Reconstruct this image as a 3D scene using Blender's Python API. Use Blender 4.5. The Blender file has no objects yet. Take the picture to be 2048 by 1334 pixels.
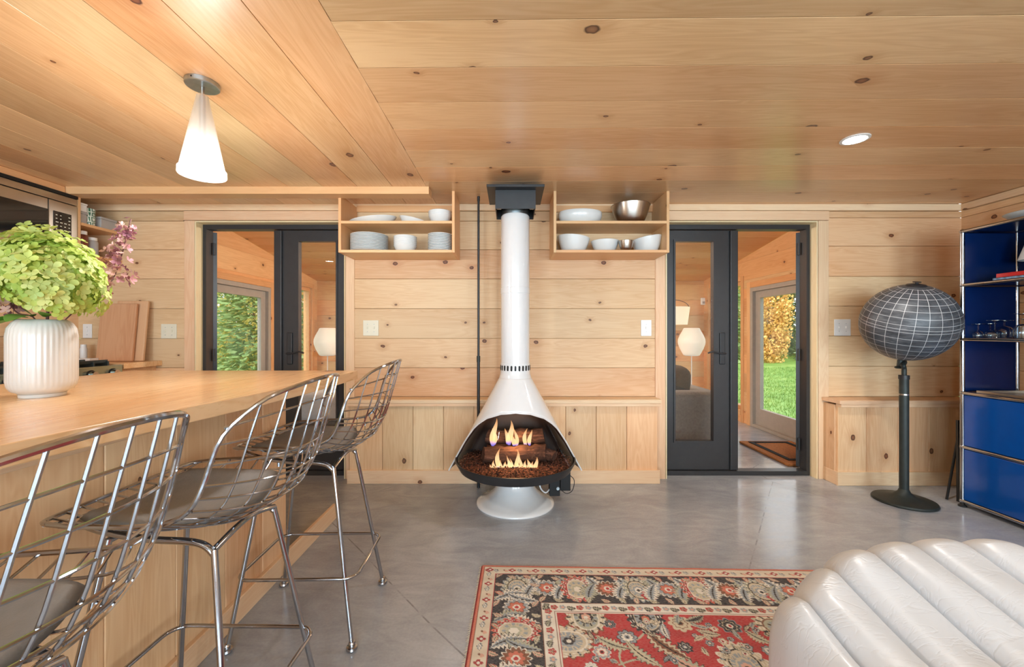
import bpy, bmesh, math, random
import numpy as np
from mathutils import Vector, Matrix

random.seed(7)
PI = math.pi
scene = bpy.context.scene
COL = scene.collection

# ------------------------------------------------------------------ camera
HC, FPX, PX, PY = 1.17, 825.0, 1021.0, 664.0      # eye height, focal length (px), principal point
cam_d = bpy.data.cameras.new('camera')
cam_d.sensor_width = 36.0
cam_d.lens = FPX / 2048.0 * 36.0
cam_d.shift_x = (1024.0 - PX) / 2048.0
cam_d.shift_y = (PY - 667.0) / 2048.0
cam_d.clip_start = 0.02
cam_d.clip_end = 200.0
cam = bpy.data.objects.new('camera', cam_d)
COL.objects.link(cam)
cam.location = (0, 0, HC)
cam.rotation_euler = (PI / 2, 0, 0)
scene.camera = cam

# ------------------------------------------------------------------ sky, lights, exposure
world = bpy.data.worlds.new('sky')
scene.world = world
world.use_nodes = True
wn = world.node_tree.nodes
bg = wn['Background']
bg.inputs['Color'].default_value = (0.86, 0.93, 1.0, 1)
bg.inputs['Strength'].default_value = 2.5

scene.view_settings.view_transform = 'Standard'
scene.view_settings.look = 'None'
scene.view_settings.gamma = 1.0
scene.view_settings.use_curve_mapping = False
scene.view_settings.exposure = 0.12
scene.cycles.max_bounces = 8
scene.cycles.transmission_bounces = 4
scene.cycles.glossy_bounces = 3
scene.cycles.transparent_max_bounces = 12
scene.cycles.caustics_reflective = False
scene.cycles.caustics_refractive = False

def area_light(name, loc, rot, sx, sy, power, color=(1, 1, 1)):
    l = bpy.data.lights.new(name, 'AREA')
    l.shape = 'RECTANGLE'
    l.size, l.size_y = sx, sy
    l.energy = power
    l.color = color
    o = bpy.data.objects.new(name, l)
    COL.objects.link(o)
    o.location = loc
    o.rotation_euler = rot
    return o

# daylight through the three tall windows of the wall behind the camera
REAR_Y = -3.3
WINS = [(-2.7, -1.0), (-0.5, 1.2), (1.7, 3.3)]
for (a, b), pw in zip(WINS, (140, 140, 140)):
    area_light('daylight', ((a + b) / 2, REAR_Y - 0.25, 1.2), (PI / 2, 0, 0), b - a, 1.75, pw, (0.66, 0.85, 1.0))

sun = bpy.data.lights.new('soft_sun', 'SUN')
sun.energy = 4.0
sun.angle = math.radians(20)
sun.color = (1.0, 0.96, 0.88)
so = bpy.data.objects.new('soft_sun', sun)
COL.objects.link(so)
so.rotation_euler = (math.radians(38), 0, math.radians(-12))

# ------------------------------------------------------------------ helpers
def lin(c):
    return tuple(((x / 255.0) / 12.92 if x / 255.0 <= 0.04045 else ((x / 255.0 + 0.055) / 1.055) ** 2.4) for x in c)

def at(px, py, Y):
    """world point at depth Y seen at pixel (px, py) of the 2048x1334 photograph"""
    return Vector(((px - PX) * Y / FPX, Y, HC - (py - PY) * Y / FPX))

def tag(o, label=None, cat=None, group=None, kind=None):
    if label: o['label'] = label
    if cat: o['category'] = cat
    if group: o['group'] = group
    if kind: o['kind'] = kind
    return o

def thing(name, label, cat, loc=(0, 0, 0), rz=0.0, group=None, kind=None):
    o = bpy.data.objects.new(name, None)
    o.empty_display_size = 0.05
    COL.objects.link(o)
    o.location = loc
    o.rotation_euler = (0, 0, rz)
    return tag(o, label, cat, group, kind)

def link_mesh(name, me, mat, parent=None, loc=(0, 0, 0), rot=(0, 0, 0)):
    o = bpy.data.objects.new(name, me)
    if mat is not None and len(me.materials) == 0:
        me.materials.append(mat)
    COL.objects.link(o)
    o.parent = parent
    o.location = loc
    o.rotation_euler = rot
    return o

def dup(root, loc=None, rot=None, label=None, group=None):
    r = root.copy(); COL.objects.link(r)
    if loc is not None: r.location = loc
    if rot is not None: r.rotation_euler = rot
    if label: r['label'] = label
    if group: r['group'] = group
    for ch in list(root.children):
        c = ch.copy(); COL.objects.link(c); c.parent = r
        for g in list(ch.children):
            d = g.copy(); COL.objects.link(d); d.parent = c
    return r

class MB:
    """collects primitive shapes into one mesh"""
    def __init__(self):
        self.v, self.f = [], []
    def add(self, vs, fs):
        o = len(self.v)
        self.v += [tuple(p) for p in vs]
        self.f += [tuple(i + o for i in q) for q in fs]
        return self
    def box(self, x0, x1, y0, y1, z0, z1):
        x0, x1 = min(x0, x1), max(x0, x1); y0, y1 = min(y0, y1), max(y0, y1); z0, z1 = min(z0, z1), max(z0, z1)
        vs = [(x0, y0, z0), (x1, y0, z0), (x1, y1, z0), (x0, y1, z0), (x0, y0, z1), (x1, y0, z1), (x1, y1, z1), (x0, y1, z1)]
        return self.add(vs, [(0, 3, 2, 1), (4, 5, 6, 7), (0, 1, 5, 4), (1, 2, 6, 5), (2, 3, 7, 6), (3, 0, 4, 7)])
    def tube(self, pts, r, n=8, closed=False):
        pts = [Vector(p) for p in pts]
        m = len(pts)
        rs = r if isinstance(r, (list, tuple)) else [r] * m
        t0 = (pts[1] - pts[0]).normalized()
        up = Vector((0, 0, 1)) if abs(t0.z) < 0.9 else Vector((1, 0, 0))
        nrm = t0.cross(up).normalized()
        vs = []
        for i, p in enumerate(pts):
            if closed:
                t = (pts[(i + 1) % m] - pts[i - 1])
            else:
                t = pts[min(i + 1, m - 1)] - pts[max(i - 1, 0)]
            if t.length < 1e-9: t = t0
            t.normalize()
            nrm = (nrm - t * nrm.dot(t))
            if nrm.length < 1e-6: nrm = t.orthogonal()
            nrm.normalize()
            b = t.cross(nrm)
            for k in range(n):
                a = 2 * PI * k / n
                vs.append(p + (nrm * math.cos(a) + b * math.sin(a)) * rs[i])
        fs = []
        for i in range(m if closed else m - 1):
            j = (i + 1) % m
            for k in range(n):
                l = (k + 1) % n
                fs.append((i * n + k, i * n + l, j * n + l, j * n + k))
        if not closed:
            fs.append(tuple(range(n - 1, -1, -1)))
            fs.append(tuple((m - 1) * n + k for k in range(n)))
        return self.add(vs, fs)
    def lathe(self, prof, n=32, c=(0, 0, 0), fn=None):
        """prof: list of (r, z); r == 0 ends make poles"""
        rows, vs = [], []
        for (r, z) in prof:
            if r < 1e-6:
                rows.append([len(vs)]); vs.append((c[0], c[1], c[2] + z))
            else:
                row = []
                for k in range(n):
                    a = 2 * PI * k / n
                    rr = r * (fn(a, z) if fn else 1.0)
                    row.append(len(vs)); vs.append((c[0] + rr * math.cos(a), c[1] + rr * math.sin(a), c[2] + z))
                rows.append(row)
        fs = []
        for A, B in zip(rows[:-1], rows[1:]):
            for k in range(n):
                l = (k + 1) % n
                if len(A) == 1 and len(B) == 1: continue
                if len(A) == 1: fs.append((A[0], B[l], B[k]))
                elif len(B) == 1: fs.append((A[k], A[l], B[0]))
                else: fs.append((A[k], A[l], B[l], B[k]))
        return self.add(vs, fs)
    def grid(self, P, nu, nv, closeu=False):
        vs = [P(i, j) for j in range(nv) for i in range(nu)]
        fs = []
        for j in range(nv - 1):
            for i in range(nu if closeu else nu - 1):
                k = (i + 1) % nu
                fs.append((j * nu + i, j * nu + k, (j + 1) * nu + k, (j + 1) * nu + i))
        return self.add(vs, fs)
    def mesh(self, name, smooth=False, bevel=0.0, seg=2, fix=True):
        me = bpy.data.meshes.new(name)
        me.from_pydata(self.v, [], self.f)
        if bevel or fix:
            bm = bmesh.new(); bm.from_mesh(me)
            if fix: bmesh.ops.recalc_face_normals(bm, faces=bm.faces)
            if bevel:
                bmesh.ops.bevel(bm, geom=list(bm.edges), offset=bevel, segments=seg, affect='EDGES', profile=0.5, clamp_overlap=True)
            bm.to_mesh(me); bm.free()
        if smooth:
            me.polygons.foreach_set('use_smooth', [True] * len(me.polygons))
            me.set_sharp_from_angle(angle=math.radians(42 if smooth is True else smooth))
        return me
    def build(self, name, mat, parent=None, loc=(0, 0, 0), smooth=False, bevel=0.0, seg=2, rot=(0, 0, 0)):
        return link_mesh(name, self.mesh(name, smooth, bevel, seg), mat, parent, loc, rot)

def basis(lenv, thickv):
    x = Vector(lenv).normalized(); z = Vector(thickv).normalized(); y = z.cross(x)
    return Matrix((x, y, z)).transposed().to_3x3()

def board(name, c, L, W, T, lenv, thickv, mat, parent=None, ch=0.0025, skew=0.0):
    """a plank centred at c; local x runs with the grain, local z faces the room; front edges chamfered"""
    w, t, l = W / 2, T / 2, L / 2
    ch = min(ch, w * 0.5, t * 0.8)
    prof = [(-w, -t), (w, -t), (w, t - ch), (w - ch, t), (-w + ch, t), (-w, t - ch)]
    vs = [(-l, y, z) for y, z in prof] + [(l, y, z) for y, z in prof]
    fs = [(0, 1, 2, 3, 4, 5), (11, 10, 9, 8, 7, 6)] + [(i, i + 6, (i + 1) % 6 + 6, (i + 1) % 6) for i in range(6)]
    me = bpy.data.meshes.new(name)
    me.from_pydata(vs, [], fs)
    bm = bmesh.new(); bm.from_mesh(me); bmesh.ops.recalc_face_normals(bm, faces=bm.faces); bm.to_mesh(me); bm.free()
    o = link_mesh(name, me, mat, parent)
    m = basis(lenv, thickv).to_4x4()
    m.translation = Vector(c)
    o.matrix_local = m
    return o

def poly_board(name, pts, T, origin, lenv, thickv, mat, parent=None):
    """a board of polygonal outline; pts in (along, across) metres from origin; front face at +T"""
    n = len(pts)
    vs = [(a, b, 0.0) for a, b in pts] + [(a, b, T) for a, b in pts]
    fs = [tuple(range(n - 1, -1, -1)), tuple(range(n, 2 * n))] + [(i, (i + 1) % n, (i + 1) % n + n, i + n) for i in range(n)]
    me = bpy.data.meshes.new(name); me.from_pydata(vs, [], fs)
    bm = bmesh.new(); bm.from_mesh(me); bmesh.ops.recalc_face_normals(bm, faces=bm.faces); bm.to_mesh(me); bm.free()
    o = link_mesh(name, me, mat, parent)
    m = basis(lenv, thickv).to_4x4(); m.translation = Vector(origin)
    o.matrix_local = m
    return o

def holed_slab(name, xs, zs, skip, y0, y1, mat, parent=None, loc=(0, 0, 0), rot=(0, 0, 0)):
    """a slab in the xz plane, y0..y1 thick, with rectangular openings: one connected mesh"""
    nx, nz = len(xs), len(zs)
    V = lambda i, j, s: (s * nz + j) * nx + i
    vs = [(x, y, z) for y in (y0, y1) for z in zs for x in xs]
    full = lambda i, j: 0 <= i < nx - 1 and 0 <= j < nz - 1 and not skip(0.5 * (xs[i] + xs[i + 1]), 0.5 * (zs[j] + zs[j + 1]))
    fs = []
    for i in range(nx - 1):
        for j in range(nz - 1):
            if not full(i, j): continue
            fs.append((V(i, j, 0), V(i + 1, j, 0), V(i + 1, j + 1, 0), V(i, j + 1, 0)))
            fs.append((V(i, j, 1), V(i, j + 1, 1), V(i + 1, j + 1, 1), V(i + 1, j, 1)))
            if not full(i - 1, j): fs.append((V(i, j, 0), V(i, j + 1, 0), V(i, j + 1, 1), V(i, j, 1)))
            if not full(i + 1, j): fs.append((V(i + 1, j, 0), V(i + 1, j, 1), V(i + 1, j + 1, 1), V(i + 1, j + 1, 0)))
            if not full(i, j - 1): fs.append((V(i, j, 0), V(i, j, 1), V(i + 1, j, 1), V(i + 1, j, 0)))
            if not full(i, j + 1): fs.append((V(i, j + 1, 0), V(i + 1, j + 1, 0), V(i + 1, j + 1, 1), V(i, j + 1, 1)))
    me = bpy.data.meshes.new(name); me.from_pydata(vs, [], fs)
    bm = bmesh.new(); bm.from_mesh(me)
    bmesh.ops.delete(bm, geom=[v for v in bm.verts if not v.link_faces], context='VERTS')
    bmesh.ops.recalc_face_normals(bm, faces=bm.faces); bm.to_mesh(me); bm.free()
    return link_mesh(name, me, mat, parent, loc, rot)

def catmull(pts, k=6, closed=False):
    P = [Vector(p) for p in pts]; out = []; n = len(P)
    for i in range(n if closed else n - 1):
        p0, p1, p2, p3 = (P[(i - 1) % n], P[i], P[(i + 1) % n], P[(i + 2) % n]) if closed else (P[max(i - 1, 0)], P[i], P[i + 1], P[min(i + 2, n - 1)])
        for s in range(k):
            t = s / k
            out.append(0.5 * ((2 * p1) + (-p0 + p2) * t + (2 * p0 - 5 * p1 + 4 * p2 - p3) * t * t + (-p0 + 3 * p1 - 3 * p2 + p3) * t ** 3))
    if not closed: out.append(P[-1])
    return out

def interp(x, xs, ys):
    return float(np.interp(x, xs, ys))

# ------------------------------------------------------------------ materials
MATS = {}
def nodes_of(name):
    m = bpy.data.materials.new(name); m.use_nodes = True
    nt = m.node_tree
    b = nt.nodes['Principled BSDF']
    MATS[name] = m
    return m, nt, b

class NT:
    """thin wrapper to wire nodes quickly"""
    def __init__(self, nt): self.nt = nt
    def n(self, t, **kw):
        x = self.nt.nodes.new(t)
        for k, v in kw.items(): setattr(x, k, v)
        return x
    def put(self, sock, v):
        if hasattr(v, 'is_output') or isinstance(v, bpy.types.NodeSocket): self.nt.links.new(v, sock)
        else:
            sock.default_value = v
    def math(self, op, a, b=None, c=None, clamp=False):
        x = self.n('ShaderNodeMath', operation=op); x.use_clamp = clamp
        self.put(x.inputs[0], a)
        if b is not None: self.put(x.inputs[1], b)
        if c is not None: self.put(x.inputs[2], c)
        return x.outputs[0]
    def vmath(self, op, a, b=None):
        x = self.n('ShaderNodeVectorMath', operation=op)
        self.put(x.inputs[0], a)
        if b is not None: self.put(x.inputs[1], b)
        return x.outputs[0]
    def maprange(self, v, a, b, c, d, smooth=False):
        x = self.n('ShaderNodeMapRange'); x.interpolation_type = 'SMOOTHSTEP' if smooth else 'LINEAR'
        self.put(x.inputs['Value'], v)
        for k, val in zip(('From Min', 'From Max', 'To Min', 'To Max'), (a, b, c, d)): self.put(x.inputs[k], val)
        return x.outputs[0]
    def ramp(self, v, stops):
        x = self.n('ShaderNodeValToRGB'); self.put(x.inputs[0], v)
        e = x.color_ramp.elements
        while len(e) < len(stops): e.new(0.5)
        for el, (p, c) in zip(e, stops): el.position = p; el.color = (*c, 1)
        return x.outputs[0]
    def mix(self, f, a, b, mode='MIX'):
        x = self.n('ShaderNodeMix', data_type='RGBA', blend_type=mode)
        self.put(x.inputs[0], f)
        self.put(x.inputs[6], a if not isinstance(a, tuple) else (*a, 1)[:4])
        self.put(x.inputs[7], b if not isinstance(b, tuple) else (*b, 1)[:4])
        return x.outputs[2]
    def noise(self, vec, scale, detail=3.0, rough=0.55, dist=0.0):
        x = self.n('ShaderNodeTexNoise'); self.put(x.inputs['Vector'], vec)
        x.inputs['Scale'].default_value = scale; x.inputs['Detail'].default_value = detail
        x.inputs['Roughness'].default_value = rough; x.inputs['Distortion'].default_value = dist
        return x.outputs[0]
    def scale(self, vec, s):
        return self.vmath('MULTIPLY', vec, s)
    def bump(self, h, strength, dist, normal_in):
        x = self.n('ShaderNodeBump'); x.inputs['Strength'].default_value = strength; x.inputs['Distance'].default_value = dist
        self.put(x.inputs['Height'], h); self.nt.links.new(x.outputs[0], normal_in)

def simple(name, rgb, rough=0.5, metal=0.0, spec=0.5, coat=0.0, noise=0.0, nscale=20.0, bump=0.0, bscale=60.0, sheen=0.0, aniso=None):
    m, nt, b = nodes_of(name)
    k = NT(nt)
    c = lin(rgb)
    b.inputs['Base Color'].default_value = (*c, 1)
    b.inputs['Roughness'].default_value = rough
    b.inputs['Metallic'].default_value = metal
    b.inputs['Specular IOR Level'].default_value = spec
    b.inputs['Coat Weight'].default_value = coat
    b.inputs['Coat Roughness'].default_value = 0.08
    if sheen: b.inputs['Sheen Weight'].default_value = sheen
    tc = k.n('ShaderNodeTexCoord').outputs['Object']
    f = k.noise(tc, nscale, 1)
    lo = tuple(x * (1 - noise) for x in c); hi = tuple(min(1, x * (1 + noise)) for x in c)
    k.put(b.inputs['Base Color'], k.ramp(f, [(0.3, lo), (0.7, hi)]))
    if bump:
        k.bump(k.noise(tc, bscale, 4), bump, 0.01, b.inputs['Normal'])
    return m

def pine(name, light, dark, rough=0.45, knots=0.70, kscale=3.4, coat=0.0, tint=0.10, crough=0.2, spec=0.4, grain=0.45):
    m, nt, b = nodes_of(name)
    k = NT(nt)
    tc = k.n('ShaderNodeTexCoord').outputs['Object']
    rnd = k.n('ShaderNodeObjectInfo').outputs['Random']
    wn_ = k.n('ShaderNodeTexWhiteNoise', noise_dimensions='1D'); k.put(wn_.inputs['W'], rnd)
    off = k.scale(wn_.outputs['Color'], (41.0, 29.0, 13.0))
    P = k.vmath('ADD', tc, off)
    sep = k.n('ShaderNodeSeparateXYZ'); k.put(sep.inputs[0], P)
    # knots
    vor = k.n('ShaderNodeTexVoronoi', voronoi_dimensions='2D', feature='F1')
    k.put(vor.inputs['Vector'], k.scale(P, (0.72, 1.0, 1.0)))
    vor.inputs['Scale'].default_value = kscale
    vor.inputs['Randomness'].default_value = 1.0
    sc = k.n('ShaderNodeSeparateColor'); k.put(sc.inputs[0], vor.outputs['Color'])
    mask = k.math('LESS_THAN', sc.outputs[0], knots)
    r0 = k.maprange(k.math('POWER', sc.outputs[1], 1.4), 0, 1, 0.020, 0.062)
    wob = k.math('MULTIPLY', k.math('SUBTRACT', k.noise(P, 60, 0), 0.5), 0.02)
    t = k.math('DIVIDE', k.math('ADD', vor.outputs['Distance'], wob), r0)
    kf = k.math('MULTIPLY', k.maprange(t, 0.8, 1.1, 1, 0, True), mask)
    halo = k.math('MULTIPLY', k.maprange(t, 0.9, 4.5, 1, 0, True), mask)
    # grain, bending round the knots
    y2 = k.math('ADD', sep.outputs[1], k.math('MULTIPLY', halo, 0.018))
    comb = k.n('ShaderNodeCombineXYZ')
    k.put(comb.inputs[0], sep.outputs[0]); k.put(comb.inputs[1], y2); k.put(comb.inputs[2], sep.outputs[2])
    g1 = k.noise(k.scale(comb.outputs[0], (0.55, 7.0, 4.0)), 2.2, 2, 0.6, 0.9)
    g2 = k.noise(k.scale(comb.outputs[0], (2.0, 70.0, 30.0)), 2.0, 1, 0.6)
    g3 = k.noise(k.scale(comb.outputs[0], (0.5, 2.2, 1.0)), 1.3, 1)
    bands = k.math('PINGPONG', k.math('MULTIPLY', g1, 7.0), 0.5)
    fac = k.math('ADD', k.math('ADD', k.math('MULTIPLY', bands, grain), k.math('MULTIPLY', g2, 0.20)), k.math('MULTIPLY', g3, 0.80))
    base = k.ramp(k.math('SUBTRACT', fac, 0.30), [(0.15, light), (0.85, dark)])
    base = k.mix(k.math('MULTIPLY', halo, 0.32), base, tuple(x * y for x, y in zip(dark, (0.78, 0.6, 0.45))))
    kc = k.ramp(t, [(0.0, (0.30, 0.135, 0.06)), (0.55, (0.21, 0.085, 0.038)), (0.8, (0.07, 0.026, 0.014)), (1.0, (0.16, 0.07, 0.03))])
    base = k.mix(kf, base, kc)
    wn2 = k.n('ShaderNodeTexWhiteNoise', noise_dimensions='1D'); k.put(wn2.inputs['W'], k.math('ADD', rnd, 3.7))
    hsv = k.n('ShaderNodeHueSaturation')
    k.put(hsv.inputs['Value'], k.maprange(rnd, 0, 1, 1 - tint, 1 + tint))
    k.put(hsv.inputs['Hue'], k.maprange(wn2.outputs['Value'], 0, 1, 0.489, 0.507))
    k.put(hsv.inputs['Saturation'], k.maprange(wn2.outputs['Value'], 0, 1, 1.06, 0.92))
    k.put(hsv.inputs['Color'], base)
    nt.links.new(hsv.outputs[0], b.inputs['Base Color'])
    b.inputs['Specular IOR Level'].default_value = spec
    k.put(b.inputs['Roughness'], k.maprange(g2, 0.3, 0.7, rough - 0.04, rough + 0.05))
    b.inputs['Coat Weight'].default_value = coat
    b.inputs['Coat Roughness'].default_value = crough
    return m

PINE_L, PINE_D = lin((236, 200, 156)), lin((210, 156, 104))
pine('pine_wall', PINE_L, PINE_D, rough=0.5, tint=0.13)
pine('pine_ceiling', lin((230, 192, 144)), lin((198, 146, 92)), rough=0.34, knots=0.55, kscale=2.8, coat=0.35, crough=0.22, tint=0.13)
pine('pine_trim', lin((240, 208, 170)), lin((222, 174, 128)), rough=0.5, knots=0.12, tint=0.07)
pine('pine_shelf', lin((234, 188, 136)), lin((218, 162, 108)), rough=0.4, knots=0.08, tint=0.05, grain=0.3)
pine('pine_pale', lin((240, 222, 180)), lin((226, 200, 150)), rough=0.5, knots=0.0, tint=0.03)
pine('pine_far', lin((232, 186, 132)), lin((204, 144, 90)), rough=0.45, knots=0.5, tint=0.10)
pine('worktop_wood', lin((240, 206, 158)), lin((216, 166, 108)), rough=0.3, knots=0.05, kscale=2.0, coat=0.3, tint=0.02, crough=0.2, grain=0.7)
pine('board_wood', lin((222, 180, 138)), lin((196, 142, 98)), rough=0.55, knots=0.0, tint=0.10)

simple('white_enamel', (232, 234, 236), 0.12, coat=0.6, noise=0.01)
simple('ceramic', (228, 232, 232), 0.18, coat=0.3, noise=0.01)
simple('ceramic_rib', (214, 212, 208), 0.22, coat=0.25, noise=0.015)
simple('black_metal', (38, 39, 42), 0.42, noise=0.1)
simple('black_frame', (46, 46, 48), 0.38, noise=0.06)
simple('grey_frame', (172, 165, 155), 0.5, noise=0.04)
simple('hood_lining', (60, 44, 38), 0.5, noise=0.25, nscale=8)
simple('chrome', (176, 178, 184), 0.12, metal=1.0, noise=0.03)
simple('brushed_steel', (190, 184, 176), 0.28, metal=1.0, noise=0.08, nscale=6)
simple('galvanised', (176, 186, 190), 0.35, metal=1.0, noise=0.1, nscale=40)
simple('leather_white', (206, 209, 214), 0.38, coat=0.08, noise=0.02, nscale=6)
simple('vinyl_grey', (124, 123, 122), 0.55, noise=0.06, nscale=30, bump=0.15, bscale=200)
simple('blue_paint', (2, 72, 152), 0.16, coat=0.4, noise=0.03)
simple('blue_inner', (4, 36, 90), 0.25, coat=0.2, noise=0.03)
simple('plate_plastic', (232, 228, 208), 0.4, noise=0.01)
simple('plate_white', (240, 240, 238), 0.35, noise=0.01)
simple('cast_iron', (48, 54, 52), 0.5, metal=0.3, noise=0.12)
simple('rubber_black', (20, 20, 21), 0.6, noise=0.1)
simple('sofa_fabric', (118, 110, 102), 0.9, noise=0.12, nscale=60, sheen=0.2)
simple('sofa_dark', (92, 84, 78), 0.9, noise=0.12, nscale=60)
simple('linen_pale', (206, 214, 222), 0.85, noise=0.05, nscale=40)
simple('coir', (186, 120, 66), 0.95, noise=0.3, nscale=160, bump=0.8, bscale=240)
simple('coir_black', (44, 42, 40), 0.95, noise=0.3, nscale=160, bump=0.8, bscale=240)
simple('red_cover', (206, 34, 44), 0.35, noise=0.04)
simple('cream_paper', (226, 200, 150), 0.7, noise=0.2, nscale=40)
simple('blue_print', (120, 150, 180), 0.6, noise=0.6, nscale=45)
simple('wicker', (120, 84, 54), 0.75, noise=0.5, nscale=140, bump=0.8, bscale=160)
simple('stove_steel', (150, 168, 158), 0.25, metal=0.9, noise=0.05)
simple('dark_glass', (24, 26, 27), 0.06, coat=0.5, noise=0.02)
simple('jar_brown', (120, 62, 46), 0.25, noise=0.3, nscale=30)
simple('card_grey', (176, 172, 170), 0.6, noise=0.04)
simple('bark', (72, 60, 50), 0.9, noise=0.4, nscale=14)
simple('stem_brown', (96, 60, 56), 0.7, noise=0.3)

def concrete():
    m, nt, b = nodes_of('concrete'); k = NT(nt)
    tc = k.n('ShaderNodeTexCoord').outputs['Object']
    big = k.noise(k.scale(tc, (0.8, 0.8, 1)), 1.1, 3, 0.6, 0.8)
    mid = k.noise(k.scale(tc, (1.0, 2.2, 1)), 4.0, 4, 0.65, 1.2)
    fine = k.noise(tc, 90, 1)
    f = k.math('ADD', k.math('ADD', k.math('MULTIPLY', big, 0.55), k.math('MULTIPLY', mid, 0.35)), k.math('MULTIPLY', fine, 0.10))
    c = k.ramp(f, [(0.36, lin((142, 146, 154))), (0.5, lin((165, 169, 176))), (0.64, lin((188, 191, 196)))])
    # hairline cracks: thin lines where two voronoi cells meet, far apart
    vor = k.n('ShaderNodeTexVoronoi', voronoi_dimensions='2D', feature='DISTANCE_TO_EDGE')
    warp = k.vmath('ADD', k.scale(tc, (0.55, 0.55, 1)), k.scale(k.vmath('SUBTRACT', k.n('ShaderNodeTexNoise').outputs['Color'], (0.5, 0.5, 0.5)), (0.05, 0.05, 0)))
    k.put(vor.inputs['Vector'], warp); vor.inputs['Scale'].default_value = 0.8
    crack = k.math('MULTIPLY', k.maprange(vor.outputs['Distance'], 0.0009, 0.0020, 1, 0), k.maprange(mid, 0.45, 0.6, 0, 0.55))
    c = k.mix(crack, c, lin((70, 66, 64)))
    nt.links.new(c, b.inputs['Base Color'])
    k.put(b.inputs['Roughness'], k.maprange(mid, 0.3, 0.7, 0.14, 0.26))
    b.inputs['Specular IOR Level'].default_value = 0.55
concrete()

def pane(name, tint=(0.97, 0.98, 0.98), boost=1.0, rough=0.0):
    m, nt, b = nodes_of(name); k = NT(nt)
    nt.nodes.remove(b)
    tr = k.n('ShaderNodeBsdfTransparent'); tr.inputs[0].default_value = (*tint, 1)
    gl = k.n('ShaderNodeBsdfGlossy'); gl.inputs['Roughness'].default_value = rough
    ge = k.n('ShaderNodeNewGeometry')
    dt = k.n('ShaderNodeVectorMath', operation='DOT_PRODUCT')
    nt.links.new(ge.outputs['Normal'], dt.inputs[0]); nt.links.new(ge.outputs['Incoming'], dt.inputs[1])
    c5 = k.math('POWER', k.math('SUBTRACT', 1.0, k.math('ABSOLUTE', dt.outputs['Value']), clamp=True), 5.0)
    fres = k.math('ADD', 0.035, k.math('MULTIPLY', c5, 0.92))
    mx = k.n('ShaderNodeMixShader')
    k.put(mx.inputs[0], k.math('MULTIPLY', fres, boost, clamp=True))
    nt.links.new(tr.outputs[0], mx.inputs[1]); nt.links.new(gl.outputs[0], mx.inputs[2])
    nt.links.new(mx.outputs[0], nt.nodes['Material Output'].inputs[0])
    return m
pane('pane_clear')
pane('pane_door', (0.94, 0.94, 0.93), 1.0)
pane('pane_fire', (0.90, 0.85, 0.82), 0.35, 0.03)
pane('stemware', (0.93, 0.96, 0.98), 4.0)

def emit(name, rgb, strength):
    m, nt, b = nodes_of(name)
    b.inputs['Base Color'].default_value = (0.02, 0.02, 0.02, 1)
    b.inputs['Emission Color'].default_value = (*rgb, 1)
    b.inputs['Emission Strength'].default_value = strength
    return m
emit('lamp_white', (1.0, 0.97, 0.92), 30.0)
emit('bulb', (1.0, 0.96, 0.9), 2.2)

def flame_mat():
    m, nt, b = nodes_of('flame'); k = NT(nt)
    tc = k.n('ShaderNodeTexCoord').outputs['Generated']
    sep = k.n('ShaderNodeSeparateXYZ'); k.put(sep.inputs[0], tc)
    c = k.ramp(sep.outputs[2], [(0.0, (0.10, 0.10, 0.55)), (0.10, (0.45, 0.30, 0.60)), (0.22, (1.0, 0.62, 0.28)), (0.6, (1.0, 0.70, 0.38)), (1.0, (1.0, 0.45, 0.16))])
    em = k.n('ShaderNodeEmission'); k.put(em.inputs[0], c); em.inputs[1].default_value = 1.7
    tr = k.n('ShaderNodeBsdfTransparent')
    mx = k.n('ShaderNodeMixShader')
    k.put(mx.inputs[0], k.maprange(sep.outputs[2], 0.0, 1.0, 0.70, 0.22))
    nt.nodes.remove(b)
    nt.links.new(tr.outputs[0], mx.inputs[1]); nt.links.new(em.outputs[0], mx.inputs[2])
    nt.links.new(mx.outputs[0], nt.nodes['Material Output'].inputs[0])
flame_mat()

def log_mat():
    m, nt, b = nodes_of('log_bark'); k = NT(nt)
    tc = k.n('ShaderNodeTexCoord').outputs['Object']
    g = k.noise(k.scale(tc, (6, 50, 50)), 1.0, 5, 0.7, 0.6)
    c = k.ramp(g, [(0.3, lin((40, 26, 22))), (0.55, lin((98, 66, 52))), (0.75, lin((150, 108, 88)))])
    nt.links.new(c, b.inputs['Base Color']); b.inputs['Roughness'].default_value = 0.85
    k.bump(g, 0.9, 0.02, b.inputs['Normal'])
log_mat()

def ember_mat():
    m, nt, b = nodes_of('ember'); k = NT(nt)
    tc = k.n('ShaderNodeTexCoord').outputs['Object']
    v = k.n('ShaderNodeTexVoronoi'); k.put(v.inputs['Vector'], tc); v.inputs['Scale'].default_value = 60
    c = k.ramp(v.outputs['Distance'], [(0.0, lin((190, 128, 100))), (0.45, lin((110, 66, 50))), (0.8, lin((36, 24, 20)))])
    nt.links.new(c, b.inputs['Base Color']); b.inputs['Roughness'].default_value = 0.9
    k.bump(v.outputs['Distance'], 0.8, 0.02, b.inputs['Normal'])
ember_mat()

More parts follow.
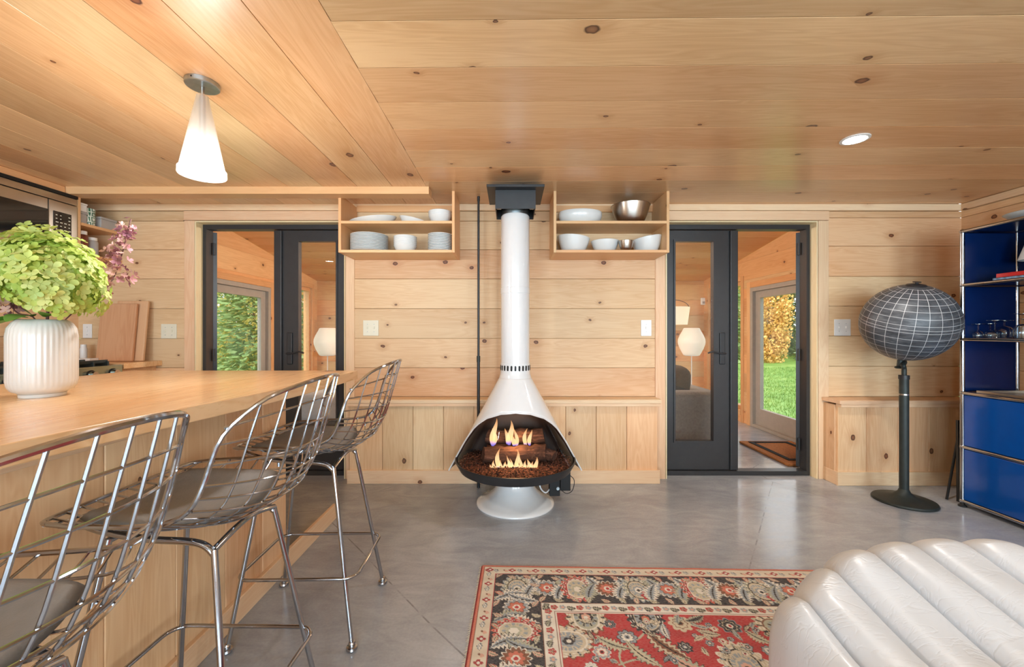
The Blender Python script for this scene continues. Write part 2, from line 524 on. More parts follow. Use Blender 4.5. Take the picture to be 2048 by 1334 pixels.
def globe_mat():
    m, nt, b = nodes_of('slate_globe'); k = NT(nt)
    tc = k.n('ShaderNodeTexCoord').outputs['Object']
    s = k.n('ShaderNodeSeparateXYZ'); k.put(s.inputs[0], tc)
    lon = k.math('ARCTAN2', s.outputs[1], s.outputs[0])
    R = 0.2587
    lat = k.math('ARCSINE', k.math('DIVIDE', s.outputs[2], R))
    def lines(v, step, width, cosl=None):
        q = k.math('DIVIDE', v, step)
        d = k.math('MULTIPLY', k.math('ABSOLUTE', k.math('SUBTRACT', q, k.math('ROUND', q))), step)
        if cosl is not None: d = k.math('MULTIPLY', d, cosl)
        return k.maprange(d, width * 0.55, width, 1, 0)
    cl = k.math('COSINE', lat)
    ln = lines(lon, math.radians(15), 0.0062, cl)
    la = lines(lat, math.radians(10), 0.0060)
    eq = k.maprange(k.math('ABSOLUTE', k.math('SUBTRACT', lat, math.radians(4.2))), 0.0035, 0.006, 1, 0)
    capm = k.math('LESS_THAN', k.math('ABSOLUTE', lat), math.radians(71))
    L = k.math('MULTIPLY', k.math('MAXIMUM', k.math('MAXIMUM', ln, la), eq), capm)
    smear = k.noise(k.scale(tc, (3, 3, 14)), 3.0, 5, 0.65, 0.6)
    base = k.ramp(smear, [(0.3, lin((52, 55, 60))), (0.55, lin((78, 82, 88))), (0.75, lin((112, 114, 118)))])
    c = k.mix(k.math('MULTIPLY', L, 0.85), base, lin((206, 208, 210)))
    nt.links.new(c, b.inputs['Base Color'])
    b.inputs['Roughness'].default_value = 0.42
globe_mat()

def attr_mat(name, attr, rough=0.95):
    m, nt, b = nodes_of(name); k = NT(nt)
    a = k.n('ShaderNodeAttribute', attribute_name=attr)
    tc = k.n('ShaderNodeTexCoord').outputs['Object']
    g = k.noise(k.scale(tc, (40, 160, 1)), 2.0, 3)
    c = k.mix(k.maprange(g, 0.35, 0.7, 0.0, 0.22), a.outputs['Color'], lin((206, 196, 180)))
    nt.links.new(c, b.inputs['Base Color'])
    b.inputs['Roughness'].default_value = rough
    b.inputs['Specular IOR Level'].default_value = 0.15
    k.bump(g, 0.3, 0.003, b.inputs['Normal'])
attr_mat('rug_wool', 'rug')

def foliage(name, stops, rough=0.6, trans=0.35):
    m, nt, b = nodes_of(name); k = NT(nt)
    rnd = k.n('ShaderNodeObjectInfo').outputs['Random']
    tc = k.n('ShaderNodeTexCoord').outputs['Object']
    n1 = k.noise(tc, 2.2, 3); n2 = k.noise(tc, 14.0, 2)
    f = k.math('ADD', k.math('MULTIPLY', n1, 0.6), k.math('MULTIPLY', n2, 0.4))
    c = k.ramp(k.maprange(f, 0.3, 0.7, 0, 1), stops)
    nt.links.new(c, b.inputs['Base Color'])
    b.inputs['Roughness'].default_value = rough
    tl = k.n('ShaderNodeBsdfTranslucent'); nt.links.new(c, tl.inputs[0])
    mx = k.n('ShaderNodeMixShader'); mx.inputs[0].default_value = trans
    nt.links.new(b.outputs[0], mx.inputs[1]); nt.links.new(tl.outputs[0], mx.inputs[2])
    nt.links.new(mx.outputs[0], nt.nodes['Material Output'].inputs[0])
foliage('needles', [(0.0, lin((98, 128, 84))), (0.5, lin((140, 170, 108))), (1.0, lin((190, 206, 146)))])
foliage('needles_blue', [(0.0, lin((96, 130, 108))), (0.5, lin((130, 166, 134))), (1.0, lin((176, 200, 166)))])
foliage('autumn_leaves', [(0.0, lin((206, 150, 84))), (0.5, lin((238, 196, 118))), (1.0, lin((246, 222, 150)))])
foliage('yellow_leaves', [(0.0, lin((186, 190, 100))), (0.5, lin((226, 214, 124))), (1.0, lin((240, 222, 150)))])
foliage('grass', [(0.0, lin((84, 118, 50))), (0.5, lin((110, 146, 66))), (1.0, lin((146, 170, 94)))])
foliage('leaf_green', [(0.0, lin((58, 116, 44))), (0.6, lin((98, 160, 66))), (1.0, lin((150, 190, 96)))], 0.4, 0.25)

def petal(name, cols, rough=0.6):
    m, nt, b = nodes_of(name); k = NT(nt)
    rnd = k.n('ShaderNodeObjectInfo').outputs['Random']
    c = k.ramp(rnd, cols)
    nt.links.new(c, b.inputs['Base Color']); b.inputs['Roughness'].default_value = rough
    tl = k.n('ShaderNodeBsdfTranslucent'); nt.links.new(c, tl.inputs[0])
    mx = k.n('ShaderNodeMixShader'); mx.inputs[0].default_value = 0.3
    nt.links.new(b.outputs[0], mx.inputs[1]); nt.links.new(tl.outputs[0], mx.inputs[2])
    nt.links.new(mx.outputs[0], nt.nodes['Material Output'].inputs[0])
petal('petal_green', [(0.0, lin((162, 190, 84))), (0.35, lin((190, 208, 104))), (0.7, lin((214, 220, 138))), (1.0, lin((178, 204, 124)))])
petal('petal_mauve', [(0.0, lin((128, 76, 92))), (0.5, lin((168, 116, 122))), (1.0, lin((216, 182, 168)))])

def glow_shade(name, rgb, strength, stripes):
    m, nt, b = nodes_of(name); k = NT(nt)
    b.inputs['Base Color'].default_value = (0.85, 0.78, 0.66, 1)
    b.inputs['Roughness'].default_value = 0.6
    b.inputs['Emission Color'].default_value = (*rgb, 1)
    b.inputs['Emission Strength'].default_value = strength
    return m
glow_shade('bubble_shade', (1.0, 0.90, 0.74), 0.30, True)
glow_shade('drum_shade', (1.0, 0.80, 0.55), 0.42, False)

def frosted():
    m, nt, b = nodes_of('frosted_glass'); k = NT(nt)
    nt.nodes.remove(b)
    tr = k.n('ShaderNodeBsdfTransparent'); tr.inputs[0].default_value = (0.96, 0.96, 0.95, 1)
    tl = k.n('ShaderNodeBsdfTranslucent'); tl.inputs[0].default_value = (0.95, 0.93, 0.90, 1)
    df = k.n('ShaderNodeBsdfDiffuse'); df.inputs[0].default_value = (0.93, 0.92, 0.90, 1)
    m1 = k.n('ShaderNodeMixShader'); m1.inputs[0].default_value = 0.5
    nt.links.new(tl.outputs[0], m1.inputs[1]); nt.links.new(df.outputs[0], m1.inputs[2])
    m2 = k.n('ShaderNodeMixShader'); m2.inputs[0].default_value = 0.26
    nt.links.new(tr.outputs[0], m2.inputs[1]); nt.links.new(m1.outputs[0], m2.inputs[2])
    nt.links.new(m2.outputs[0], nt.nodes['Material Output'].inputs[0])
frosted()

def leather():
    m = MATS['leather_white']; nt = m.node_tree; b = nt.nodes['Principled BSDF']; k = NT(nt)
    tc = k.n('ShaderNodeTexCoord').outputs['Object']
    w = k.noise(k.scale(tc, (6.0, 16.0, 6.0)), 1.2, 3, 0.5, 1.6)
    ridge = k.math('ABSOLUTE', k.math('SUBTRACT', w, 0.5))
    h = k.math('ADD', k.maprange(ridge, 0.0, 0.05, 0.0, 0.6, True), k.math('MULTIPLY', k.noise(tc, 260, 2), 0.03))
    k.bump(h, 0.10, 0.012, b.inputs['Normal'])
leather()

def bowl_print():
    m, nt, b = nodes_of('green_print'); k = NT(nt)
    tc = k.n('ShaderNodeTexCoord').outputs['Object']
    ch = k.n('ShaderNodeTexVoronoi', feature='DISTANCE_TO_EDGE'); k.put(ch.inputs['Vector'], tc); ch.inputs['Scale'].default_value = 26
    ch.inputs['Randomness'].default_value = 0.25
    c = k.ramp(ch.outputs['Distance'], [(0.06, lin((226, 232, 220))), (0.10, lin((52, 116, 84))), (0.2, lin((40, 100, 72))), (0.26, lin((226, 230, 222)))])
    nt.links.new(c, b.inputs['Base Color']); b.inputs['Roughness'].default_value = 0.3
bowl_print()
M = MATS

# ================================================================== THE ROOM SHELL
DW = 3.294                       # room face of the back wall
ZC = 2.188                       # ceiling
XL, XR = -3.45, 3.60             # side walls
BX, BY = 3.0, 6.4                # back room: side walls at +-BX, far wall at BY
BY0 = 3.44                       # back-room side of the dividing wall
LX0, LX1 = -2.515, -1.3176       # left french door opening
RX0, RX1 = 1.238, 2.4475         # right french door opening
ZD = 2.056                       # top of both openings
T = 0.018

def struct(o, label, cat):
    o['kind'] = 'structure'
    return tag(o, label, cat)

fl = MB().box(XL - 0.15, XR + 0.15, REAR_Y - 0.15, BY + 0.15, -0.12, 0.0).build('floor', M['concrete'])
struct(fl, 'polished grey concrete floor running through both rooms', 'floor')

# back wall: backing slab with the two door openings, pine planks on it
wb = holed_slab('wall_back', [XL, LX0, LX1, RX0, RX1, XR], [0.0, ZD, ZC + 0.06], lambda x, z: z < ZD and (LX0 < x < LX1 or RX0 < x < RX1), DW + T, BY0, M['pine_wall'])
struct(wb, 'pine plank back wall with two black double doors', 'wall')

rows_c = [0.654, 0.884, 1.118, 1.356, 1.594, 1.8275, 2.056, 2.135]
rows_r = [0.654, 0.896, 1.138, 1.376, 1.614, 1.856, 2.082, 2.135]
def wall_rows(x0, x1, rows):
    for z0, z1 in zip(rows[:-1], rows[1:]):
        board('plank', ((x0 + x1) / 2, DW + T / 2, (z0 + z1) / 2), x1 - x0, z1 - z0 - 0.0026, T, (1, 0, 0), (0, -1, 0), M['pine_wall'], wb)
CL0, CL1 = at(370, 0, DW).x, at(390, 0, DW).x           # left casing
wall_rows(XL, CL0, [0.0, 0.18, 0.415] + rows_c)
wall_rows(at(709.5, 0, DW).x, at(1310, 0, DW).x, rows_c[:-2] + [2.056, 2.135])
wall_rows(at(1656, 0, DW).x, XR, rows_r)
# planks above the doors
for x0, x1 in ((CL0, at(709.5, 0, DW).x), (at(1310, 0, DW).x, at(1656, 0, DW).x)):
    board('header_board', ((x0 + x1) / 2, DW - 0.006 + T / 2, (2.060 + 2.135) / 2), x1 - x0, 0.074, T + 0.012, (1, 0, 0), (0, -1, 0), M['pine_trim'], wb)
# door casings
def casing(px0, px1, z1=2.056):
    x0, x1 = at(px0, 0, DW).x, at(px1, 0, DW).x
    board('casing', ((x0 + x1) / 2, DW - 0.005 + T / 2, z1 / 2), z1, x1 - x0, T + 0.010, (0, 0, 1), (0, -1, 0), M['pine_trim'], wb)
casing(370, 390); casing(692, 709.5); casing(1310, 1330); casing(1635.5, 1656)
# pale jamb liners in the openings
for x0, x1 in ((LX0, LX1), (RX0, RX1)):
    board('jamb', (x0 + 0.004, (DW + 3.36) / 2 - 0.002, ZD / 2), ZD, 3.36 - DW + 0.012, 0.010, (0, 0, 1), (1, 0, 0), M['pine_pale'], wb, 0.001)
    board('jamb', (x1 - 0.004, (DW + 3.36) / 2 - 0.002, ZD / 2), ZD, 3.36 - DW + 0.012, 0.010, (0, 0, 1), (-1, 0, 0), M['pine_pale'], wb, 0.001)
    board('jamb', ((x0 + x1) / 2, (DW + 3.36) / 2 - 0.002, ZD - 0.006), x1 - x0 - 0.02, 3.36 - DW + 0.012, 0.010, (1, 0, 0), (0, 0, -1), M['pine_pale'], wb, 0.001)
tr = board('trim_1', ((XL + XR) / 2, DW - 0.006, (2.1365 + ZC - 0.0005) / 2), XR - XL - 0.002, ZC - 2.1375, 0.026, (1, 0, 0), (0, -1, 0), M['pine_trim'])
struct(tr, 'slim pine trim along the top of the back wall', 'trim')

# ceiling: backing plus planks; boards run across on the right, front to back on the left
cg = MB().box(XL - 0.1, XR + 0.1, REAR_Y - 0.1, DW + T, ZC + 0.022, ZC + 0.10).build('ceiling', M['pine_ceiling'])
struct(cg, 'varnished knotty pine plank ceiling', 'ceiling')
XB = -0.588                       # seam between the two board directions
sl = 0.012                        # the cross boards run slightly askew
d = Vector((1, -sl, 0)).normalized()
y = 1.345 - 0.24 * 19
while y < DW:
    y0, y1 = y, min(y + 0.24, DW + 0.02)
    w = y1 - y0
    c = Vector(((XB + XR) / 2, (y0 + y1) / 2 - sl * (XB + XR) / 2, ZC + 0.011))
    if y1 > DW: c.y = (y0 + y1) / 2 - 0.015
    board('plank', c, XR - XB, w - 0.0028, 0.022, d, (0, 0, -1), M['pine_ceiling'], cg, 0.0007)
    y += 0.24
xs = [XB, -0.826, -1.07, -1.312, -1.553, -1.795, -2.037, -2.28, -2.52, -2.76, -3.0, -3.24, XL]
for x1, x0 in zip(xs[:-1], xs[1:]):
    board('plank', ((x0 + x1) / 2, (REAR_Y + DW) / 2, ZC + 0.010), DW - REAR_Y, x1 - x0 - 0.0028, 0.022, (0, 1, 0), (0, 0, -1), M['pine_ceiling'], cg, 0.0007)

# shallow ceiling beam on the kitchen side
yb0, yb1 = 2.885, 2.99
bm_ = board('trim_2', ((-3.12 - 0.572) / 2, (yb0 + yb1) / 2, ZC - 0.026), 3.12 - 0.572, yb1 - yb0, 0.05, (1, 0, 0), (0, 0, -1), M['pine_shelf'], None, 0.002)
struct(bm_, 'shallow pine ceiling beam above the left shelf', 'beam')

# side walls of the front room
def side_wall(name, x, nx, label):
    x2 = x + (0.12 if nx < 0 else -0.12)
    o = MB().box(min(x + (T if nx < 0 else -T), x2), max(x + (T if nx < 0 else -T), x2), REAR_Y, DW + T, 0.0, ZC + 0.02).build(name, M['pine_wall'])
    struct(o, label, 'wall')
    z = 0.0; i = 0
    for z0, z1 in zip([0, .18, .415] + rows_r[:-1], [.18, .415] + rows_r):
        board('plank', (x + (T / 2 if nx < 0 else -T / 2), (REAR_Y + DW) / 2, (z0 + z1) / 2), DW - REAR_Y, z1 - z0 - 0.0026, T, (0, 1, 0), (nx, 0, 0), M['pine_wall'], o)
    return o
wr = side_wall('wall_right', XR, -1, 'pine plank wall behind the blue cabinet')
wl = side_wall('wall_left', XL, 1, 'pine plank wall behind the kitchen')
t3 = board('trim_3', (XR - 0.012, (REAR_Y + DW - 0.02) / 2, 2.161), DW - 0.022 - REAR_Y, 0.05, 0.024, (0, 1, 0), (-1, 0, 0), M['pine_trim'])
struct(t3, 'slim pine trim along the top of the right wall', 'trim')

# wall behind the camera with three windows
xsw = [XL] + [v for w in WINS for v in w] + [XR]
wf = holed_slab('wall_front', xsw, [0.0, 0.32, 2.08, ZC + 0.02], lambda x, z: 0.32 < z < 2.08 and any(a < x < b for a, b in WINS), REAR_Y - 0.12, REAR_Y, M['pine_wall'])
struct(wf, 'pine wall behind the viewer with three windows', 'wall')
for n_, (a, b) in enumerate(WINS):
    w = thing('window_%d' % (n_ + 3), 'tall window in the wall behind the viewer, %s' % ('on the kitchen side', 'in the middle', 'on the cabinet side')[n_], 'window', ((a + b) / 2, REAR_Y - 0.06, 0.32), kind='structure')
    h = (b - a) / 2
    holed_slab('window_frame', [-h, -h + .05, -.02, .02, h - .05, h], [0, .05, 1.71, 1.76], lambda x, z: .05 < z < 1.71 and (-h + .05 < x < -.02 or .02 < x < h - .05), -.03, .03, M['grey_frame'], w)
    MB().box(-h + .05, -.02, -.004, .004, .05, 1.71).build('pane', M['pane_clear'], w)
    MB().box(.02, h - .05, -.004, .004, .05, 1.71).build('pane', M['pane_clear'], w)

# ------------------------------------------------------------------ wainscots with ledges (built into the room)
def wainscot(name, label, x0, x1, yf, lines, left_return=False):
    o = MB().box(x0 + .012, x1 - .012, yf + 0.034, DW - 0.001, 0.0, 0.612).build(name, M['pine_wall'])
    struct(o, label, 'wainscot')
    e = [x0 + 0.012] + lines + [x1 - 0.012]
    for a, b in zip(e[:-1], e[1:]):
        board('plank', ((a + b) / 2, yf + 0.025, 0.352), 0.52, b - a - 0.0028, 0.018, (0, 0, 1), (0, -1, 0), M['pine_wall'], o)
    board('baseboard', ((x0 + x1) / 2, yf + 0.008, 0.052), x1 - x0, 0.104, 0.016, (1, 0, 0), (0, -1, 0), M['pine_trim'], o)
    if left_return:
        board('baseboard', (x0 + 0.006, (yf + DW) / 2 + 0.008, 0.052), DW - yf - 0.018, 0.104, 0.012, (0, 1, 0), (-1, 0, 0), M['pine_trim'], o)
        board('plank', (x0 + 0.007, (yf + DW) / 2 + 0.018, 0.358), 0.508, DW - yf - 0.038, 0.010, (0, 0, 1), (-1, 0, 0), M['pine_wall'], o)
    lx0 = x0 - (0.012 if left_return else -0.004)
    board('apron', ((x0 + x1) / 2, yf + 0.0, 0.614), x1 - x0 - 0.01, 0.026, 0.05, (1, 0, 0), (0, -1, 0), M['pine_trim'], o)
    board('ledge', ((lx0 + x1) / 2, (yf - 0.034 + DW) / 2, 0.641), x1 - lx0, DW - yf + 0.034, 0.026, (1, 0, 0), (0, 0, 1), M['pine_trim'], o, 0.005)
    return o
YW = 965.25 / (968 - 664)      # front of the centre wainscot baseboard
lines = [at(p, 0, YW + .02).x for p in (765, 826, 887, 948)]
while lines[-1] + 0.24 < 1.05: lines.append(lines[-1] + 0.2365)
wainscot('trim_4', 'low pine wainscot with a ledge behind the white fireplace', at(694, 0, YW).x, at(1320, 0, YW).x, YW, lines)
YW2 = 3.135
wainscot('trim_5', 'low pine wainscot with a ledge behind the globe', at(1676, 0, YW2).x, XR - 0.002, YW2, [at(p, 0, YW2).x for p in (1737, 1800, 1862, 1924)], True)

# ------------------------------------------------------------------ black double doors
def french_door(name, label, x0, x1, closed_right, hinge_sign):
    """x0..x1 opening; one leaf shut, the other swung open into the back room"""
    r = thing(name, label, 'door', ((x0 + x1) / 2, 3.36, 0.0), kind='structure')
    h = (x1 - x0) / 2 - 0.001
    zt = ZD - 0.012
    holed_slab('frame', [-h, -h + .035, h - .035, h], [0.001, .036, 2.008, zt], lambda x, z: abs(x) < h - .035 and .036 < z < 2.008, 0.0, 0.078, M['black_frame'], r)
    # shut leaf
    s = 1 if closed_right else -1
    lw = h - 0.035 - 0.004
    gx0, gx1 = (0.178, lw - 0.075)
    xsl = [-0.018, gx0, gx1, lw]
    leafx = [s * v for v in xsl]
    leafx.sort()
    g0, g1 = sorted((s * gx0, s * gx1))
    leaf = holed_slab('leaf', leafx, [.040, .276, 1.914, 2.004], lambda x, z: g0 < x < g1 and .276 < z < 1.914, 0.030, 0.072, M['black_frame'], r)
    pn = MB().box(g0 + .001, g1 - .001, 0.047, 0.053, .277, 1.913).build('pane', M['pane_door'], leaf)
    # raised glazing bead round the pane and the astragal strip on the meeting edge
    holed_slab('glazing_bead', [g0 - .014, g0, g1, g1 + .014], [.262, .276, 1.914, 1.928], lambda x, z: g0 < x < g1 and .276 < z < 1.914, 0.020, 0.030, M['black_frame'], leaf)
    a0, a1 = sorted((s * -0.018, s * 0.045))
    MB().box(a0, a1, 0.010, 0.029, .040, 2.002).build('astragal', M['black_frame'], leaf, bevel=.006, seg=3)
    hx = s * 0.105
    pl = MB().box(hx - .022, hx + .022, 0.0185, 0.0295, 0.905, 1.165).build('handle_plate', M['black_metal'], leaf, bevel=.006, seg=3)
    pts = [(hx - s * 0.0, 0.024, 0.995), (hx, -0.030, 0.995), (hx + s * .03, -0.036, 0.995), (hx + s * .07, -0.036, 1.002), (hx + s * .105, -0.036, 1.012), (hx + s * .145, -0.034, 1.000)]
    if not closed_right: pass
    MB().tube(catmull(pts, 5), 0.0065, 10).build('handle', M['black_metal'], leaf, smooth=True)
    # open leaf, pivoted on its hinges at the outer jamb
    piv = Vector((-s * (h - 0.036), 0.076, 0.0))
    ang = math.atan2(abs(piv.x + (x0 + x1) / 2), 3.36 + 0.076)     # swung out beyond square
    ang = math.radians(36)
    W2 = lw - 0.01
    ol = holed_slab('leaf', [0.0, .075, W2 - .12, W2], [.046, .276, 1.914, 2.002], lambda x, z: .075 < x < W2 - .12 and .276 < z < 1.914, -0.021, 0.021, M['black_frame'], r, (piv.x, piv.y + 0.012, 0))
    ol.rotation_euler = (0, 0, (PI / 2 + ang) if s > 0 else (PI / 2 - ang))
    MB().box(.076, W2 - .121, -.003, .003, .277, 1.913).build('pane', M['pane_door'], ol)
    for hz in (1.86, 0.98, 0.24):
        MB().tube([(piv.x + s * 0.012, piv.y - 0.006, hz - .05), (piv.x + s * 0.012, piv.y - 0.006, hz + .05)], 0.008, 10).build('hinge', M['black_metal'], r, smooth=True)
    return r
french_door('door_1', 'black double door on the left, one leaf open, behind the wooden counter', LX0, LX1, True, 1)
french_door('door_2', 'black double door on the right, one leaf open, beside the globe', RX0, RX1, False, -1)

# ================================================================== THE BACK ROOM
def zb(y): return 2.40 - 0.151 * (y - 3.45)
a_ = math.atan(0.151)
tv, nv = Vector((0, math.cos(a_), -math.sin(a_))), Vector((0, -math.sin(a_), -math.cos(a_)))
cb = MB()
cb.add([(-BX - .1, BY0, zb(BY0) + .03), (BX + .1, BY0, zb(BY0) + .03), (BX + .1, BY + .1, zb(BY + .1) + .03), (-BX - .1, BY + .1, zb(BY + .1) + .03),
        (-BX - .1, BY0, zb(BY0) + .10), (BX + .1, BY0, zb(BY0) + .10), (BX + .1, BY + .1, zb(BY + .1) + .10), (-BX - .1, BY + .1, zb(BY + .1) + .10)],
       [(0, 3, 2, 1), (4, 5, 6, 7), (0, 1, 5, 4), (1, 2, 6, 5), (2, 3, 7, 6), (3, 0, 4, 7)])
cbo = cb.build('ceiling_back', M['pine_far'])
struct(cbo, 'sloping pine plank ceiling of the room behind', 'ceiling')
y = BY0
while y < BY - 0.01:
    w = min(0.237, (BY - y))
    yc = y + w / 2
    board('plank', (0, yc, zb(yc) + 0.016), 2 * BX - 0.002, w / math.cos(a_) - 0.0015, 0.020, (1, 0, 0), nv, M['pine_far'], cbo, 0.003)
    y += w

# far wall
fw = MB().box(-BX - .1, BX + .1, BY + T, BY + .12, 0, 2.05).build('wall_far', M['pine_far'])
struct(fw, 'pine plank wall at the far end of the room behind', 'wall')
for i in range(8):
    z0, z1 = i * 0.238, min((i + 1) * 0.238, 1.935)
    board('plank', (0, BY + T / 2, (z0 + z1) / 2), 2 * BX, z1 - z0 - 0.0015, T, (1, 0, 0), (0, -1, 0), M['pine_far'], fw)

# side walls with a glazed door and a window each
DY0, DY1, DZ = 4.02, 5.15, 1.72       # exterior door opening
WY0, WY1, WZ0, WZ1 = 5.36, 6.22, 0.16, 1.83
bands = [0, .16, .40, .64, .88, 1.12, 1.36, 1.60, 1.72, 1.83, 2.07, 2.31, 2.42]
def back_side(name, s, label):
    x = s * BX
    o = holed_slab(name, [BY0, DY0, DY1, WY0, WY1, BY], [0, WZ0, DZ, WZ1, 1.92], lambda y, z: (DY0 < y < DY1 and z < DZ) or (WY0 < y < WY1 and WZ0 < z < WZ1), T, 0.12, M['pine_far'])
    o.matrix_world = Matrix(((0, s, 0, x), (1, 0, 0, 0), (0, 0, 1, 0), (0, 0, 0, 1)))
    me = o.data
    me.transform(o.matrix_world); o.matrix_world = Matrix.Identity(4)
    bm = bmesh.new(); bm.from_mesh(me); bmesh.ops.recalc_face_normals(bm, faces=bm.faces); bm.to_mesh(me); bm.free()
    struct(o, label, 'wall')
    # sloping gable above the slab
    for z0, z1 in zip(bands[:-1], bands[1:]):
        zc_ = (z0 + z1) / 2
        segs = [(BY0, BY)]
        cuts = []
        if zc_ < DZ: cuts.append((DY0, DY1))
        if WZ0 < zc_ < WZ1: cuts.append((WY0, WY1))
        for a, b in cuts:
            segs = [q for (p, r_) in segs for q in ((p, min(a, r_)), (max(b, p), r_)) if q[1] - q[0] > 0.01]
        for p, q in segs:
            # clip the board to the slope of the ceiling
            def top(yy): return min(z1, zb(yy) + 0.004)
            if zb(q) + .004 >= z1:
                pts = [(p, z0), (q, z0), (q, z1), (p, z1)]
            else:
                yq = 3.45 + (2.404 - z1) / 0.151
                yz = 3.45 + (2.404 - z0) / 0.151
                pts = [(p, z0), (min(q, yz), z0)]
                if yz > q: pts.append((q, zb(q) + .004))
                if yq > p: pts += [(yq, z1), (p, z1)]
                else: pts.append((p, zb(p) + .004))
            c0 = Vector((x + s * T, 0, 0))
            sgn = 1
            # local x along +-Y so that local y points up
            lenv = (0, 1, 0) if s < 0 else (0, -1, 0)
            thick = (-s, 0, 0)
            # y_local = thick x len
            yl = Vector(thick).cross(Vector(lenv))
            k_ = 1 if s < 0 else -1
            up = 1 if yl.z > 0 else -1
            poly_board('plank', [(k_ * a, up * (b - 0.0006 if b == z1 else b + 0.0006)) for a, b in pts], T, c0, lenv, thick, M['pine_far'], o)
    # casings
    for yy, w, h in ((DY0 - .035, .07, DZ), (DY1 + .035, .07, DZ + .07), (WY0 - .03, .06, WZ1 + .06), (WY1 + .03, .06, WZ1 + .06)):
        board('casing', (x - s * .006, yy, h / 2), h, w, .014, (0, 0, 1), (-s, 0, 0), M['pine_far'], o)
    board('casing', (x - s * .006, (DY0 + DY1) / 2 - .035, DZ + .035), DY1 - DY0 + .07, .07, .014, (0, 1, 0), (-s, 0, 0), M['pine_far'], o)
    board('casing', (x - s * .006, (WY0 + WY1) / 2, WZ1 + .03), WY1 - WY0, .06, .014, (0, 1, 0), (-s, 0, 0), M['pine_far'], o)
    board('casing', (x - s * .006, (WY0 + WY1) / 2, WZ0 - .035), WY1 - WY0, .07, .02, (0, 1, 0), (-s, 0, 0), M['pine_far'], o)
    return o
back_side('wall_right_back', 1, 'right plank wall of the room behind, with the glazed garden door')
back_side('wall_left_back', -1, 'left plank wall of the room behind, with the tree view')

def garden_door(n, s, label):
    r = thing('door_%d' % n, label, 'door', (s * (BX + 0.05), (DY0 + DY1) / 2, 0), rz=PI / 2, kind='structure')
    h = (DY1 - DY0) / 2 - .002
    holed_slab('frame', [-h, -h + .05, h - .05, h], [0.002, .035, DZ - .05, DZ - .002], lambda x, z: abs(x) < h - .05 and .035 < z < DZ - .05, -.06, .06, M['grey_frame'], r)
    k = h - .052
    lf = holed_slab('leaf', [-k, -k + .09, k - .09, k], [.037, .235, DZ - .135, DZ - .052], lambda x, z: abs(x) < k - .09 and .235 < z < DZ - .135, -.022, .022, M['grey_frame'], r)
    MB().box(-k + .091, k - .091, -.005, .005, .236, DZ - .136).build('pane', M['pane_clear'], lf)
    MB().box(-h, h, -.11 if s > 0 else .062, -.062 if s > 0 else .11, .002, .03).build('threshold', M['grey_frame'], r)
    return r
garden_door(3, 1, 'grey framed glass door looking onto the lawn, on the right')
garden_door(4, -1, 'grey framed glass door looking onto trees, on the left')
def side_window(n, s, label):
    r = thing('window_%d' % n, label, 'window', (s * (BX + 0.06), (WY0 + WY1) / 2, WZ0), rz=PI / 2, kind='structure')
    h = (WY1 - WY0) / 2 - .002; z = WZ1 - WZ0 - .002
    holed_slab('window_frame', [-h, -h + .04, h - .04, h], [0.002, .045, z - .045, z], lambda x, zz: abs(x) < h - .04 and .045 < zz < z - .045, -.04, .04, M['pine_far'], r)
    MB().box(-h + .041, h - .041, -.004, .004, .046, z - .046).build('pane', M['pane_clear'], r)
side_window(1, 1, 'narrow window beside the garden door, on the right')
side_window(2, -1, 'narrow window in the left wall of the room behind')

# unseen lamp added to brighten the back room, hidden between the two doors
cl = thing('added_fill_lamp', 'round white lamp added out of sight to light the room behind', 'lamp', (0, 4.7, zb(4.7)))
MB().lathe([(0, -.005), (.16, -.005), (.17, -.03), (.165, -.035), (0.0, -.035)], 32).build('base', M['plate_white'], cl, smooth=True)
MB().lathe([(.15, -.036), (.15, -.05), (.12, -.075), (.07, -.09), (0, -.095)], 32).build('diffuser', M['lamp_white'], cl, smooth=True)
pl_ = bpy.data.lights.new('back_room_fill', 'POINT'); pl_.energy = 95; pl_.shadow_soft_size = .12; pl_.color = (1, .95, .88)
plo = bpy.data.objects.new('back_room_fill', pl_); COL.objects.link(plo); plo.location = (0, 4.7, zb(4.7) - .22)

# bubble lamps on thin stands beside the bed-sofa
def bubble_lamp(loc, label):
    r = thing('bubble_lamp', label, 'lamp', loc, group='pair of pleated bubble lamps')
    R, n = 0.185, 48
    prof = [(0.085, .77), (.10, .772), (.115, .80), (.145, .86), (.166, .92), (.170, .955), (.166, .99), (.145, 1.045), (.115, 1.10), (.098, 1.136), (.085, 1.14)]
    MB().lathe(prof, n * 2, fn=lambda a, z: 1.0 + 0.012 * math.cos(n * a)).build('shade', M['bubble_shade'], r, smooth=60)
    MB().lathe([(.0, .766), (.086, .766), (.086, .772), (0, .772)], 32).build('collar', M['plate_white'], r, smooth=True)
    MB().tube([(0, 0, .02), (0, 0, .77)], .007, 8).build('pole', M['plate_white'], r, smooth=True)
    MB().lathe([(0, 0), (.12, 0), (.12, .014), (.02, .022), (0, .022)], 32).build('base', M['plate_white'], r, smooth=True)
    return r
b1 = bubble_lamp(at(1383, 0, 5.55) * 1, 'white pleated bubble lamp seen through the right door'); b1.location = (at(1383, 0, 5.55).x, 5.55, 0.085)
b2 = dup(b1, (at(655, 0, 5.55).x, 5.55, 0.085), label='white pleated bubble lamp seen through the left door')
for o_, lab in ((b1, 'low dark side table under the right bubble lamp'), (b2, 'low dark side table under the left bubble lamp')):
    t = thing('side_table', lab, 'table', (o_.location.x, 5.55, 0), group='side tables under the bubble lamps')
    MB().box(-.2, .2, -.2, .2, .055, .084).build('top', M['sofa_dark'], t, bevel=.004)
    for sx in (-1, 1):
        for sy in (-1, 1):
            MB().box(sx * .17 - .015, sx * .17 + .015, sy * .17 - .015, sy * .17 + .015, .001, .055).build('leg', M['sofa_dark'], t)

